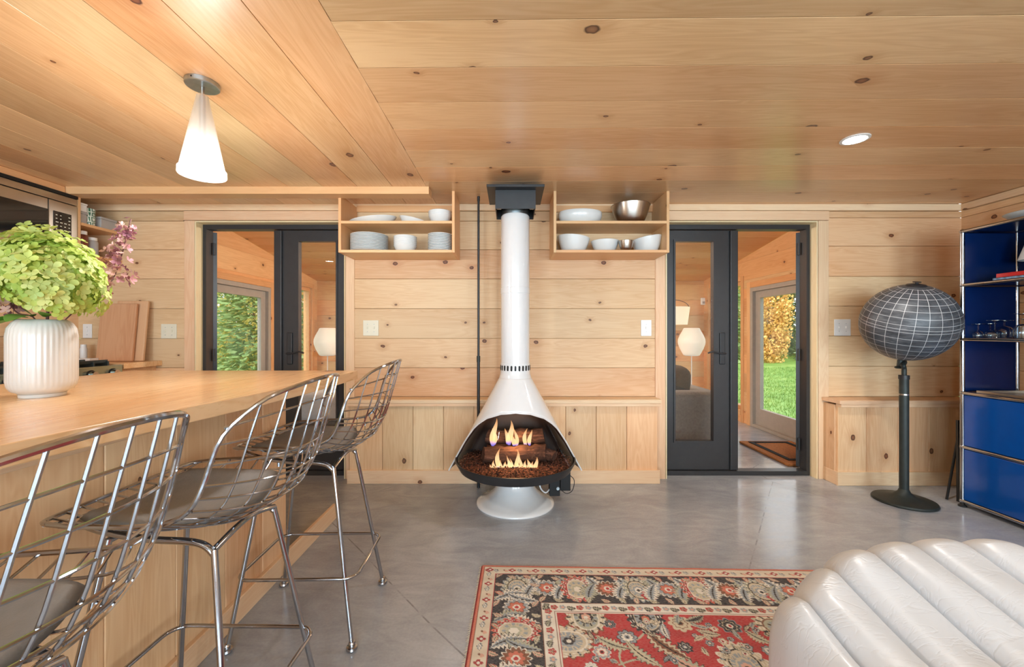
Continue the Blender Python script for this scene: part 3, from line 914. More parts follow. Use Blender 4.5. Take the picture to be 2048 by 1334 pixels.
# drum shade hanging by its wire on the far wall
ds = thing('hanging_basket_lamp', 'pale drum lamp with a wire handle on the far wall', 'lamp', at(1346, 632, 6.15))
MB().lathe([(.20, -.13), (.235, .13)], 40).build('shade', M['drum_shade'], ds, smooth=True)
arc = [(.235 * math.cos(a), 0, .13 + .11 * math.sin(a)) for a in [PI * i / 16 for i in range(17)]]
MB().tube(arc, .005, 6).build('handle', M['stem_brown'], ds, smooth=True)
MB().tube([(0, 0, .24), (0, 0, zb(6.15) - at(1346, 632, 6.15).z - 0.01)], .003, 6).build('cord', M['stem_brown'], ds)
sn = thing('motion_sensor', 'small white motion sensor on the far plank wall', 'sensor', at(1405, 603, BY - .001))
MB().box(-.035, .035, -.04, 0, -.055, .055).build('body', M['plate_white'], sn, bevel=.012, seg=3)
MB().box(-.02, .02, -.045, -.038, -.035, .0).build('lens', M['card_grey'], sn, bevel=.003)

# sofa with cushions seen through the right door glass
sf = thing('sofa', 'grey fabric sofa with its back to the right door', 'sofa', (1.25, 4.35, 0))
MB().box(-1.15, .80, -.38, .50, .10, .34).build('seat', M['sofa_fabric'], sf, bevel=.04, seg=3)
MB().box(-1.15, .80, -.44, -.24, .10, .60).build('backrest', M['sofa_fabric'], sf, bevel=.05, seg=3)
MB().box(.70, .90, -.42, .52, .10, .56).build('armrest', M['sofa_fabric'], sf, bevel=.05, seg=3)
for x_ in (-1.05, .8):
    for y_ in (-.34, .42):
        MB().box(x_ - .03, x_ + .03, y_ - .03, y_ + .03, .001, .105).build('leg', M['rubber_black'], sf)
def cushion(name, loc, rot, w, h, d, mat, label):
    def P(i, j):
        a = 2 * PI * i / 24; v = -1 + 2 * j / 12
        s_ = (1 - abs(v) ** 3.0) ** 0.5
        ca, sa = math.cos(a), math.sin(a)
        ex = lambda c: math.copysign(abs(c) ** 0.55, c)
        k_ = (1 - abs(v) ** 6) ** .25 if abs(v) < 1 else 0
        return (w / 2 * ex(ca) * (0.75 + .25 * s_) * max(k_, .05), d / 2 * v, h / 2 * ex(sa) * (0.75 + .25 * s_) * max(k_, .05))
    m_ = MB().grid(P, 24, 13, True)
    o = m_.build(name, mat, None, loc, smooth=True, rot=rot)
    return tag(o, label, 'cushion')
cushion('cushion', (1.60, 4.27, .66), (math.radians(10), 0, 0), .50, .34, .20, M['sofa_dark'], 'dark grey cushion leaning on the sofa back')

# pale bedding seen through the left door glass
bd = thing('daybed', 'pale blue grey daybed behind the left black door', 'bed', (-1.95, 4.45, 0))
MB().box(-.42, .62, -.46, .75, .10, .30).build('base', M['sofa_dark'], bd, bevel=.02)
MB().box(-.44, .64, -.48, .77, .30, .58).build('mattress', M['linen_pale'], bd, bevel=.07, seg=4)
for x_ in (-.36, .56):
    for y_ in (-.4, .69):
        MB().box(x_ - .03, x_ + .03, y_ - .03, y_ + .03, .001, .102).build('leg', M['rubber_black'], bd)

# coir doormat
mt = thing('doormat', 'tan coir doormat with a black inset border by the garden door', 'mat', (2.60, 3.98, 0))
MB().box(-.19, .36, -.40, .37, .001, .022).build('pile', M['coir'], mt, bevel=.006)
holed_slab('border', [-.12, -.075, .245, .29], [-.33, -.285, .255, .30], lambda x, z: -.075 < x < .245 and -.285 < z < .255, 0, .003, M['coir_black'], mt, (0, 0, .0245), (PI / 2, 0, 0))

# ================================================================== OUTDOORS
lw_ = MB()
def GP(i, j):
    x = -34 + 68 * i / 60; y = -10 + 70 * j / 60
    return (x, y, -0.14 + 0.05 * math.sin(x * .7) * math.cos(y * .5) + (0.9 * max(0, (abs(x) - 12) / 22)))
lw_.grid(GP, 61, 61)
lawn = lw_.build('lawn', M['grass'], smooth=True)
tag(lawn, 'mown green lawn outside the garden door', 'lawn', kind='structure')
# cut the lawn away under the house
bm = bmesh.new(); bm.from_mesh(lawn.data)
bmesh.ops.delete(bm, geom=[f for f in bm.faces if -3.6 < f.calc_center_median().x < 3.9 and -4.6 < f.calc_center_median().y < 6.9], context='FACES')
bm.to_mesh(lawn.data); bm.free()
gr = MB(); rg = random.Random(3)
for _ in range(9000):
    Yp = rg.uniform(5.5, 15); Xp = Yp * rg.uniform(.50, .80)
    if Xp < 3.6: continue
    a = rg.uniform(0, 2 * PI); h = rg.uniform(.03, .075); w = .010
    z = -0.15 + 0.05 * math.sin(Xp * .7) * math.cos(Yp * .5)
    gr.add([(Xp - w * math.cos(a), Yp - w * math.sin(a), z), (Xp + w * math.cos(a), Yp + w * math.sin(a), z), (Xp + rg.uniform(-.03, .03), Yp + rg.uniform(-.03, .03), z + h)], [(0, 1, 2)])
go = link_mesh('grass_blades', gr.mesh('grass_blades', fix=False), M['grass'], lawn)
go['kind'] = 'stuff'

def conifer(loc, h, r, mat, label, seed, dens=1.0, low=0.05, fs=1.0):
    rg = random.Random(seed)
    t = thing('conifer', label, 'tree', loc, group='trees beyond the lawn')
    MB().tube([(0, 0, 0), (0, 0, h * .5), (0, 0, h)], [r * .07, r * .05, .01], 8).build('trunk', M['bark'], t, smooth=True)
    f = MB()
    for k in range(int(5000 * dens)):
        u = rg.random() ** 1.25
        z = h * (low + (1 - low) * u)
        R = r * (1 - u) ** .75 * rg.uniform(.35, 1.05)
        a = rg.uniform(0, 2 * PI)
        c = Vector((R * math.cos(a), R * math.sin(a), z - R * .25))
        d = Vector((math.cos(a + rg.uniform(-.5, .5)), math.sin(a + rg.uniform(-.5, .5)), rg.uniform(-.5, .1))).normalized()
        s = d.cross(Vector((rg.uniform(-1, 1), rg.uniform(-1, 1), 1))).normalized()
        L, w = rg.uniform(.16, .38) * fs, rg.uniform(.04, .09) * fs
        f.add([c - s * w, c + d * L * .6 + s * w, c + d * L, c + d * L * .4 - s * w * 1.2], [(0, 1, 2, 3)])
    link_mesh('foliage', f.mesh('foliage', fix=False), mat, t)
    return t
def broadleaf(loc, h, r, mat, label, seed, dens=1.0, low=.04, fs=1.0):
    rg = random.Random(seed)
    t = thing('broadleaf_tree', label, 'tree', loc, group='trees beyond the lawn')
    m_ = MB()
    m_.tube([(0, 0, 0), (.05, 0, h * .3), (-.05, .05, h * .6), (0, 0, h * .95)], [r * .05, r * .04, r * .025, .01], 8)
    m_.build('trunk', M['bark'], t, smooth=True)
    f = MB()
    blobs = [(Vector((rg.uniform(-.6, .6) * r, rg.uniform(-.6, .6) * r, h * (low + .91 * (q_ / 44) ** 1.25))), r * rg.uniform(.32, .5)) for q_ in range(45)]
    for k in range(int(8000 * dens)):
        c0, R = rg.choice(blobs)
        v = Vector((rg.gauss(0, 1), rg.gauss(0, 1), rg.gauss(0, .8)))
        c = c0 + v.normalized() * R * rg.uniform(.45, 1.0)
        if k % 5 < 3:
            zz = h * rg.random(); a = rg.uniform(0, 2 * PI)
            Rz = r * (.45 + .6 * math.sin(PI * min(1, zz / h * .85 + .12))) * rg.uniform(.5, 1.0)
            c = Vector((Rz * math.cos(a), Rz * math.sin(a), zz + .03))
        n = Vector((rg.gauss(0, 1), rg.gauss(0, 1), rg.gauss(0, 1))).normalized(); s = n.orthogonal().normalized(); q = n.cross(s)
        L = rg.uniform(.045, .09) * fs
        f.add([c - s * L, c + q * L * .6, c + s * L, c - q * L * .6], [(0, 1, 2, 3)])
    link_mesh('foliage', f.mesh('foliage', fix=False), mat, t)
    return t
def gz(x, y): return -0.14 + 0.05 * math.sin(x * .7) * math.cos(y * .5) + (0.9 * max(0, (abs(x) - 12) / 22))
kinds = {'blue': ('c', 'needles_blue', 'blue green conifer'), 'green': ('c', 'needles', 'mid green conifer'), 'yellow': ('b', 'yellow_leaves', 'yellow green tree'), 'orange': ('b', 'autumn_leaves', 'orange autumn tree')}
rowsR = [(18.0, 9.2, ['green', 'orange', 'blue', 'yellow', 'green'], 'front row behind the lawn'),
         (20.4, 10.9, ['yellow', 'green', 'green', 'orange', 'green'], 'middle row behind the lawn'),
         (22.8, 11.4, ['green', 'blue', 'green', 'blue', 'green'], 'back row behind the lawn')]
rowsL = [(7.5, -6.6, ['yellow', 'green'], 'front row beyond the left glass door'),
         (9.9, -8.3, ['blue', 'yellow', 'orange'], 'second row beyond the left glass door'),
         (12.3, -10.6, ['green', 'blue', 'yellow', 'green'], 'back row beyond the left glass door')]
PLACE = ['leftmost', 'second', 'third', 'fourth', 'fifth']
sd = 100
for rows_, stepx, fs_ in ((rowsR, 2.25, 1.0), (rowsL, 1.95, .5)):
    for (Y, X0, ks, lab) in rows_:
        for i, kn in enumerate(ks):
            kd, mt_, what = kinds[kn]
            X = X0 + stepx * i; sd += 1
            yy = Y + (.25 if i % 2 else 0)
            (conifer if kd == 'c' else broadleaf)((X, yy, gz(X, yy)), (6.0 if kd == 'c' else 4.6) + .4 * (i % 3), .88, M[mt_], '%s, %s in the %s' % (what, PLACE[i] + ('' if i == 0 else ' from left'), lab), sd, 1.0 if fs_ == 1 else 2.2, fs=fs_)

# ================================================================== FIREPLACE
FX, FY = 0.0326, 2.833
fp = thing('fireplace', 'white cone shaped freestanding gas fireplace with a tall flue', 'fireplace', (FX, FY, 0))
BK = 0.245                                    # flattened at the back, towards the wall
def cone_r(z): return 0.105 + (0.868 - z) * 0.547
phis = [0, 25, 50, 65, 75, 85, 90, 92, 93, 180]
zlow = [.657, .646, .610, .565, .523, .445, .395, .30, .212, .212]
def zlo(deg): return interp(abs((deg + 180) % 360 - 180), phis, zlow)
def hood_pt(deg, f, dr, bk=BK):
    z = 0.868 + (zlo(deg) - 0.868) * f
    r = cone_r(z) + dr
    a = math.radians(deg)
    return (r * math.sin(a), min(-r * math.cos(a), bk), z)
degs = []
for i in range(-180, 180, 4): degs.append(i)
degs = sorted(set(degs + [-93, -92, -90, -85, -91, 85, 91, 90, 92, 93, 75, -75, 82, -82, 88, -88]))
hood = MB()
nd, nf = len(degs), 14
hood.grid(lambda i, j: hood_pt(degs[i], j / (nf - 1), 0.0), nd, nf, True)
ho = hood.build('hood', M['white_enamel'], fp, smooth=60)
so_ = ho.modifiers.new('thick', 'SOLIDIFY'); so_.thickness = 0.006; so_.offset = -1
li = MB().grid(lambda i, j: hood_pt(degs[i], j / (nf - 1) * 0.985, -0.011, BK - .011), nd, nf, True).build('lining', M['hood_lining'], fp, smooth=60)
rim = MB().tube([hood_pt(dg, 1.0, -0.003) for dg in range(-93, 94, 3)], 0.005, 8).build('opening_rim', M['white_enamel'], fp, smooth=True)
# flue
fl_ = MB()
fl_.lathe([(.098, .868), (.098, 1.43), (.1005, 1.432), (.1005, 1.47), (.0985, 1.472), (.0985, 1.955), (.092, 1.965), (.086, 1.965)], 48)
fl_.build('flue_pipe', M['white_enamel'], fp, smooth=True)
MB().lathe([(.111, .855), (.106, .875), (.103, .882), (.1015, .90), (.1005, .96), (.099, .961)], 48).build('flue_sleeve', M['white_enamel'], fp, smooth=True)
for k in range(24):
    a = 2 * PI * k / 24
    m_ = MB()
    pr = [(.0068 * math.cos(t), .0175 * (1 if math.sin(t) > 0 else -1) * 0.55 + .0085 * math.sin(t)) for t in [2 * PI * i / 12 + .01 for i in range(12)]]
    m_.add([(x, -.0018, z) for x, z in pr] + [(x, .0012, z) for x, z in pr], [tuple(range(12)), tuple(range(23, 11, -1))] + [(i, (i + 1) % 12, (i + 1) % 12 + 12, i + 12) for i in range(12)])
    m_.build('vent_slot', M['rubber_black'], fp, (.1008 * math.sin(a), -.1008 * math.cos(a), .927), rot=(0, 0, a))
MB().lathe([(.090, 1.955), (.090, 2.03), (.086, 2.03), (.086, 1.955)], 40).build('flue_collar', M['galvanised'], fp, smooth=True)
# ceiling support box and flange
b = .132
sb = holed_slab('support_box', [-b, -b + .006, b - .006, b], [-b, -b + .006, b - .006, b], lambda x, z: abs(x) < b - .006 and abs(z) < b - .006, -2.1, -1.978, M['black_metal'], fp, rot=(-PI / 2, 0, 0))
sb.rotation_euler = (PI / 2, 0, 0); sb.scale = (1, 1, 1)
me = sb.data; me.transform(Matrix.Rotation(PI / 2, 4, 'X')); sb.rotation_euler = (0, 0, 0)
zmin = min(v.co.z for v in me.vertices)
me.transform(Matrix.Translation((0, 0, 1.978 - zmin)))
bm = bmesh.new(); bm.from_mesh(me); bmesh.ops.recalc_face_normals(bm, faces=bm.faces); bm.to_mesh(me); bm.free()
MB().box(-.186, .186, -.19, .19, 2.101, 2.118).build('flange', M['black_metal'], fp, bevel=.002)
MB().box(-.165, .165, .02, .175, 2.118, ZC - .0005).build('ceiling_box', M['black_metal'], fp)
for sx in (-1, 1):
    br = MB(); br.box(sx * .094, sx * .122, -.128, -.100, 1.981, 1.995); br.box(sx * .094, sx * .122, -.104, -.100, 1.985, 2.03)
    br.build('bracket', M['galvanised'], fp)
# hearth pan and pedestal
def clampb(m_):
    m_.v = [(x, min(y, BK), z) for x, y, z in m_.v]; return m_
pan = clampb(MB().lathe([(0, .215), (.15, .215), (.32, .232), (.378, .245), (.411, .303), (.411, .309), (.403, .309), (.385, .283), (0, .283)], 72))
pan.build('hearth_pan', M['black_metal'], fp, smooth=True)
MB().lathe([(.0, .2145), (.115, .2145), (.115, .165), (.119, .15), (.128, .12), (.150, .085), (.192, .048), (.235, .026), (.262, .014), (.266, .006), (.264, .001), (0, .001)], 64).build('pedestal', M['white_enamel'], fp, smooth=50)
MB().lathe([(.1145, .186), (.1215, .186), (.1215, .178), (.1145, .178)], 48).build('pedestal_band', M['galvanised'], fp, smooth=True)
# ember bed: granules
rg = random.Random(11)
eb = MB()
eb.lathe([(0, .292), (.38, .286)], 40)
clampb(eb)
for _ in range(1500):
    r = .385 * math.sqrt(rg.random()); a = rg.uniform(0, 2 * PI)
    x, y = r * math.cos(a), r * math.sin(a)
    if y > BK - .02: continue
    s = rg.uniform(.005, .012); z = .291 + rg.uniform(0, .008)
    o = [Vector((rg.uniform(-1, 1), rg.uniform(-1, 1), rg.uniform(-1, 1))).normalized() * s for _ in range(4)]
    eb.add([(x + q.x, y + q.y, z + q.z) for q in o], [(0, 1, 2), (0, 2, 3), (0, 3, 1), (1, 3, 2)])
ebo = link_mesh('ember_bed', eb.mesh('ember_bed'), M['ember'], fp); ebo['kind'] = 'stuff'
def log(p0, p1, r, seed, flat=False):
    rg = random.Random(seed)
    p0, p1 = Vector(p0), Vector(p1); n = 12
    L = (p1 - p0).length
    m_ = MB()
    pts = [Vector((-L / 2 + L * i / n, rg.uniform(-.006, .006), rg.uniform(-.005, .005))) for i in range(n + 1)]
    m_.tube(pts, [r * rg.uniform(.88, 1.08) for _ in pts], 14)
    m_.v = [(x, y * (1 + .08 * math.sin(9 * math.atan2(z, y))), z * (1 + .08 * math.sin(9 * math.atan2(z, y)))) for x, y, z in m_.v]
    o = m_.build('log', M['log_bark'], fp, (p0 + p1) / 2, smooth=70)
    d_ = (p1 - p0); o.rotation_euler = (0, -math.atan2(d_.z, math.hypot(d_.x, d_.y)), math.atan2(d_.y, d_.x))
    return o
log((-.215, -.08, .352), (.205, -.06, .362), .054, 1)
log((-.19, .07, .432), (.20, .06, .446), .052, 2)
log((.08, -.02, .345), (.262, -.09, .350), .036, 3)
log((-.20, .10, .335), (.20, .11, .335), .05, 4)
def flame(x, y, z, h, w, seed):
    rg = random.Random(seed)
    ph = rg.uniform(0, 6); n = 10
    def P(i, j):
        t = j / n
        r = w * (math.sin(PI * min(1, t * .92 + .08)) ** .8) * (1 - .55 * t)
        if j == n: r = .0006
        a = 2 * PI * i / 10
        cx = .16 * h * math.sin(3.2 * t + ph) * t; cy = .05 * h * math.sin(2.5 * t + ph * 2) * t
        return (cx + r * math.cos(a), cy + .55 * r * math.sin(a), h * t)
    MB().grid(P, 10, n + 1, True).build('flame', M['flame'], fp, (x, y, z), smooth=True)
def fcoord(cx, cy, yl):
    p = at(920 + cx / 5.335, 800 + cy / 5.335, FY + yl); return p.x - FX, p.z
fi = 0
for (cx, base, tip, w) in [(350, 490, 195, .026), (365, 480, 300, .02), (525, 480, 220, .026), (505, 470, 300, .02), (603, 500, 290, .016), (700, 495, 300, .018), (742, 485, 315, .018), (575, 490, 370, .02)]:
    x, z = fcoord(cx, base, 0.0); h = (base - tip) / 5.335 * FY / FPX
    flame(x, .0, z, h, w, fi); fi += 1
for (cx, tip, w) in [(330, 685, .012), (365, 645, .014), (415, 515, .02), (440, 640, .016), (490, 655, .016), (525, 590, .014), (555, 660, .014), (598, 530, .018), (655, 585, .014), (700, 645, .014), (735, 625, .016), (765, 655, .015), (805, 610, .017), (395, 690, .016), (465, 680, .016), (510, 640, .016), (575, 690, .016), (625, 660, .016), (680, 690, .016), (785, 680, .016), (545, 620, .012), (720, 690, .014)]:
    x, z = fcoord(cx, 752, -.15); h = (752 - tip) / 5.335 * (FY - .15) / FPX
    flame(x, -.15, z, h, w, fi); fi += 1
# smoked glass following the opening, in three curved panes
for (a0, a1) in ((-84, -42), (-41, 41), (42, 84)):
    nn = 18
    def P(i, j):
        dg = a0 + (a1 - a0) * i / (nn - 1)
        z0, z1 = .306, zlo(dg) + .012
        z = z0 + (z1 - z0) * j / 7
        r = cone_r(z) - .016; a = math.radians(dg)
        return (r * math.sin(a), -r * math.cos(a), z)
    MB().grid(P, nn, 8).build('glass_pane', M['pane_fire'], fp, smooth=60)
# gas valve under the pan
gv = MB(); gv.box(.234, .305, -.02, .06, .050, .226)
gv.build('gas_valve', M['rubber_black'], fp, bevel=.004)
MB().box(.310, .380, .0, .07, .078, .238).build('valve_box', M['rubber_black'], fp, bevel=.004)
MB().tube([(.290, -.030, .105), (.290, -.018, .105)], .011, 16).build('valve_knob', M['galvanised'], fp, smooth=True)
MB().tube(catmull([(.236, 0, .09), (.205, -.02, .075), (.17, .0, .11), (.17, .02, .215)], 6), .005, 8).build('gas_hose', M['white_enamel'], fp, smooth=True)
MB().tube(catmull([(.378, .02, .18), (.405, .0, .15), (.39, -.01, .085), (.345, -.02, .07), (.303, .0, .10)], 6), .0025, 6).build('wire', M['rubber_black'], fp, smooth=True)
MB().box(.37, .40, .03, .07, .224, .242).build('igniter', M['rubber_black'], fp, bevel=.004)
fl2 = bpy.data.lights.new('fire_glow', 'POINT'); fl2.energy = 3.0; fl2.color = (1, .55, .25); fl2.shadow_soft_size = .06
flo = bpy.data.objects.new('fire_glow', fl2); COL.objects.link(flo); flo.location = (FX, FY - .12, .47)

# black pole beside the flue
pp = at(957, 600, 3.10)
bp = thing('black_pole', 'thin black telescopic pole between floor and ceiling, left of the flue', 'pole', (pp.x, 3.10, 0))
MB().tube([(0, 0, .002), (0, 0, .975)], .0115, 14).build('lower_tube', M['black_metal'], bp, smooth=True)
MB().tube([(0, 0, .965), (0, 0, ZC - .03)], .0085, 14).build('upper_tube', M['black_metal'], bp, smooth=True)
MB().tube([(0, 0, .945), (0, 0, .99)], .0135, 14).build('clamp', M['cast_iron'], bp, smooth=True)
MB().tube([(0, 0, ZC - .035), (0, 0, ZC - .001)], .0105, 14).build('end_cap', M['black_metal'], bp, smooth=True)

# ================================================================== WALL SHELVES AND DISHES
SYF = 2.975
def wall_shelf(x0, x1, label, lowleft):
    r = thing('wall_shelf', label, 'shelf', ((x0 + x1) / 2, DW, 1.744))
    w = (x1 - x0) / 2; d0 = SYF - DW; t = .019
    zl = (2.160 - 1.744) if lowleft else ZC - 1.744 - .001
    zr = ZC - 1.744 - .001
    yc, dl = (d0 - .002) / 2, -d0 - .002
    board('side_panel', (-w + t / 2, yc, zl / 2), zl, dl, t, (0, 0, 1), (1, 0, 0), M['pine_shelf'], r, .001)
    board('side_panel', (w - t / 2, yc, zr / 2), zr, dl, t, (0, 0, 1), (-1, 0, 0), M['pine_shelf'], r, .001)
    board('shelf_board', (0, yc, t / 2), 2 * w - 2 * t - .001, dl, t, (1, 0, 0), (0, 0, 1), M['pine_shelf'], r, .001)
    board('shelf_board', (0, yc, .219), 2 * w - 2 * t - .001, dl, t, (1, 0, 0), (0, 0, 1), M['pine_shelf'], r, .001)
    board('back_rail', (0, -.012, .405), 2 * w - 2 * t - .002, .05, .018, (1, 0, 0), (0, -1, 0), M['pine_shelf'], r, .001)
    return r
wall_shelf(at(710, 0, DW).x, at(920, 0, DW).x, 'open pine wall shelf stacked with white plates, left of the flue', True)
wall_shelf(at(1099, 0, DW).x, at(1308, 0, DW).x, 'open pine wall shelf holding bowls, right of the flue', False)
Z1, Z2 = 1.744 + .0195, 1.744 + .219 + .01       # shelf surfaces
def bowl_mesh(name, R, H, foot, thick=.004, n=48, curve=.5, lip=0.0):
    pr = [(0, 0), (foot, 0), (foot, .004)]
    for i in range(1, 13):
        t = i / 12; pr.append((foot + (R - foot) * t ** curve, .004 + (H - .004) * t))
    if lip: pr.append((R + lip, H + .001))
    inn = [(r - thick, z + thick * .6) for r, z in reversed(pr[3:])]
    pr += inn + [(0, .004 + thick)]
    return MB().lathe(pr, n).mesh(name, smooth=50)
def plate_mesh(name, R):
    return MB().lathe([(0, 0), (R * .58, 0), (R * .60, .003), (R * .90, .0125), (R * .985, .0140), (R, .0155), (R, .0175), (R * .985, .0185), (R * .90, .0150), (R * .62, .0065), (0, .005)], 48).mesh(name, smooth=40)
ORD = ['topmost', 'second', 'third', 'fourth', 'fifth', 'sixth', 'seventh', 'eighth', 'ninth', 'tenth', 'eleventh', 'twelfth', 'thirteenth', 'lowest']
def ordinal(i, n):
    return 'topmost' if i == n - 1 else ('lowest' if i == 0 else ORD[n - 1 - i] + ' from top')
def stack(name, me, px, ysh, zs, n, dz, mat, what, cat, group):
    x = at(px, 0, ysh).x
    for i in range(n):
        o = link_mesh(name, me, mat, None, (x, ysh, zs + i * dz))
        tag(o, '%s, %s in %s' % (what, ordinal(i, n), group), cat, group)
stack('dinner_plate', plate_mesh('dinner_plate', .138), 739, 3.13, Z1, 12, .0107, M['ceramic'], 'white dinner plate', 'plate', 'the wide plate stack')
stack('soup_bowl', bowl_mesh('soup_bowl', .086, .052, .045), 810.5, 3.10, Z1, 6, .0135, M['ceramic'], 'small white bowl', 'bowl', 'the lower bowl stack')
stack('side_plate', plate_mesh('side_plate', .090), 880, 3.10, Z1, 11, .0118, M['ceramic'], 'white side plate', 'plate', 'the small plate stack by the flue')
stack('rice_bowl', bowl_mesh('rice_bowl', .086, .066, .040), 880, 3.10, Z2, 4, .0105, M['ceramic'], 'round white bowl', 'bowl', 'the upper bowl stack by the flue')
# sloping platters on the upper left shelf
def platter(name, R, sy, h0, h1, px, ysh, label, flip=1):
    pr = [(0, 0), (.55, 0), (.6, .1), (.85, .45), (1.0, 1.0), (.97, 1.02), (.8, .5), (.55, .14), (0, .12)]
    m_ = MB().lathe(pr, 48)
    m_.v = [(x * R, y * R * sy, z * (h0 + (h1 - h0) * (0.5 + .5 * flip * x))) for x, y, z in m_.v]
    o = m_.build(name, M['ceramic'], None, (at(px, 0, ysh).x, ysh, Z2), smooth=50)
    tag(o, label, 'dish')
platter('platter', .176, .62, .022, .062, 746, 3.10, 'long white platter with one raised end on the upper left shelf')
platter('dish', .104, .75, .066, .020, 827, 3.10, 'small white dish with a sloping rim on the upper left shelf')
def single(name, me, px, ysh, z, mat, label, cat='bowl', rot=(0, 0, 0), sc=(1, 1, 1)):
    o = link_mesh(name, me, mat, None, (at(px, 0, ysh).x, ysh, z), rot); o.scale = sc
    return tag(o, label, cat)
m_ = MB().lathe([(0, 0), (.095, 0), (.10, .006), (.150, .03), (.163, .06), (.165, .088), (.16, .095), (.155, .09), (.153, .06), (.13, .028), (0, .014)], 56)
m_.v = [(x, y * .72, z) for x, y, z in m_.v]
o = m_.build('oval_dish', M['ceramic'], None, (at(1160, 0, 3.11).x, 3.11, Z2), smooth=50); tag(o, 'large oval white dish on the upper right shelf', 'dish')
single('mixing_bowl', bowl_mesh('mixing_bowl', .142, .150, .058, .0015, 56, .42, .004), 1261, 3.125, Z2, M['brushed_steel'], 'large stainless steel mixing bowl on the upper right shelf')
def slant_bowl(name, R, H, foot, k):
    me = bowl_mesh(name, R, H, foot, .005, 48, .42)
    for v in me.vertices: v.co.z *= 1 + k * v.co.x / R
    return me
single('slant_bowl', slant_bowl('slant_bowl', .122, .118, .055, -.10), 1147, 3.12, Z1, M['ceramic'], 'white bowl at the left end of the lower right shelf')
single('cereal_bowl', bowl_mesh('cereal_bowl', .104, .088, .045, .004, 48, .42), 1210, 3.11, Z1, M['ceramic'], 'plain white bowl beside the little steel bowl')
single('prep_bowl', bowl_mesh('prep_bowl', .055, .072, .022, .0012, 40, .42, .002), 1252, 3.03, Z1, M['brushed_steel'], 'little stainless steel bowl on the lower right shelf')
single('slant_bowl', slant_bowl('slant_bowl', .112, .118, .055, .16), 1293, 3.14, Z1, M['ceramic'], 'tall slant rimmed white bowl at the right end of the lower right shelf')

# ================================================================== SWITCH PLATES
def switch_plate(px, py, wpx, hpx, Y, mat, label, n=2):
    p = at(px, py, Y); w, h = wpx * Y / FPX / 2, hpx * Y / FPX / 2
    r = thing('switch_plate', label, 'switch', (p.x, Y - .0005, p.z))
    MB().box(-w, w, -.006, 0, -h, h).build('plate', mat, r, bevel=.003)
    for i in range(n):
        x = 0 if n == 1 else (-w * .42 + w * .84 * i)
        MB().box(x - .005, x + .005, -.014, -.005, -.008, .012).build('toggle', mat, r, bevel=.002)
        for zz in (-.03, .03):
            MB().tube([(x, -.0075, zz), (x, -.005, zz)], .0028, 8).build('screw', M['galvanised'], r)
    return r
switch_plate(742, 656, 31, 31, DW, M['plate_plastic'], 'cream double switch plate between the left door and the pole')
switch_plate(1292, 656, 21, 32, DW, M['plate_white'], 'white single switch plate beside the right door', 1)
switch_plate(338.5, 662.5, 31, 29, DW, M['plate_plastic'], 'cream double switch plate right of the cutting boards')
switch_plate(1684, 655, 33, 33, DW, M['plate_white'], 'white double switch plate beside the globe')
switch_plate(176, 662, 18, 28, DW, M['plate_white'], 'white switch plate behind the vase', 1)

# ================================================================== KITCHEN ISLAND
isl = thing('kitchen_island', 'pine plank island base under the thick wooden worktop', 'island', (-1.112, 2.045, 0))
MB().box(-.90, -.018, -2.9, -.018, 0.0, .90).build('body', M['pine_wall'], isl)
ys = [2.045, 1.85, 1.61, 1.371, 1.130]
while ys[-1] > -.8: ys.append(ys[-1] - .24)
for y1, y0 in zip(ys[:-1], ys[1:]):
    board('plank', (-.009, (y0 + y1) / 2 - 2.045, .45), .90, y1 - y0 - .0015, .018, (0, 0, 1), (1, 0, 0), M['pine_wall'], isl, .003)
for i in range(4):
    w_ = .90 / 4
    board('plank', (-.0185 - w_ * (i + .5) + .009, -.009, .45), .90, w_ - .0015, .018, (0, 0, 1), (0, 1, 0), M['pine_wall'], isl, .003)
board('baseboard', (.010, (2.045 - .86) / 2 - 2.045 + .57, .047), 2.95 - 1.0 + .9, .094, .018, (0, 1, 0), (1, 0, 0), M['pine_trim'], isl)
isl.children[-1].location = (.010, -1.43, .047)
board('apron', (.006, -1.45, .880), 2.85, .038, .012, (0, 1, 0), (1, 0, 0), M['pine_trim'], isl)
# worktop with a gently bowed stool-side edge
ZT, TH = 0.95, 0.048
edge = [(-1.02, -.75), (-1.0, .0), (-.992, .80), (-.972, 1.02), (-.944, 1.22), (-.893, 1.6), (-.872, 2.0), (-.874, 2.357)]
e2 = [(p.x, p.y) for p in catmull([(x, y, 0) for x, y in edge], 5)]
outl = e2 + [(-2.15, 2.357), (-2.15, -.75)]
n = len(outl)
wt = MB().add([(x, y, ZT - TH) for x, y in outl] + [(x, y, ZT) for x, y in outl], [tuple(range(n - 1, -1, -1)), tuple(range(n, 2 * n))] + [(i, (i + 1) % n, (i + 1) % n + n, i + n) for i in range(n)])
# rotate so that the grain (local x) runs along the counter
wt.v = [(y, -x, z) for x, y, z in wt.v]
wto = wt.build('worktop', M['worktop_wood'], None, smooth=False, bevel=.003)
wto.rotation_euler = (0, 0, PI / 2)
tag(wto, 'thick honey coloured wooden worktop with a bowed edge', 'worktop')

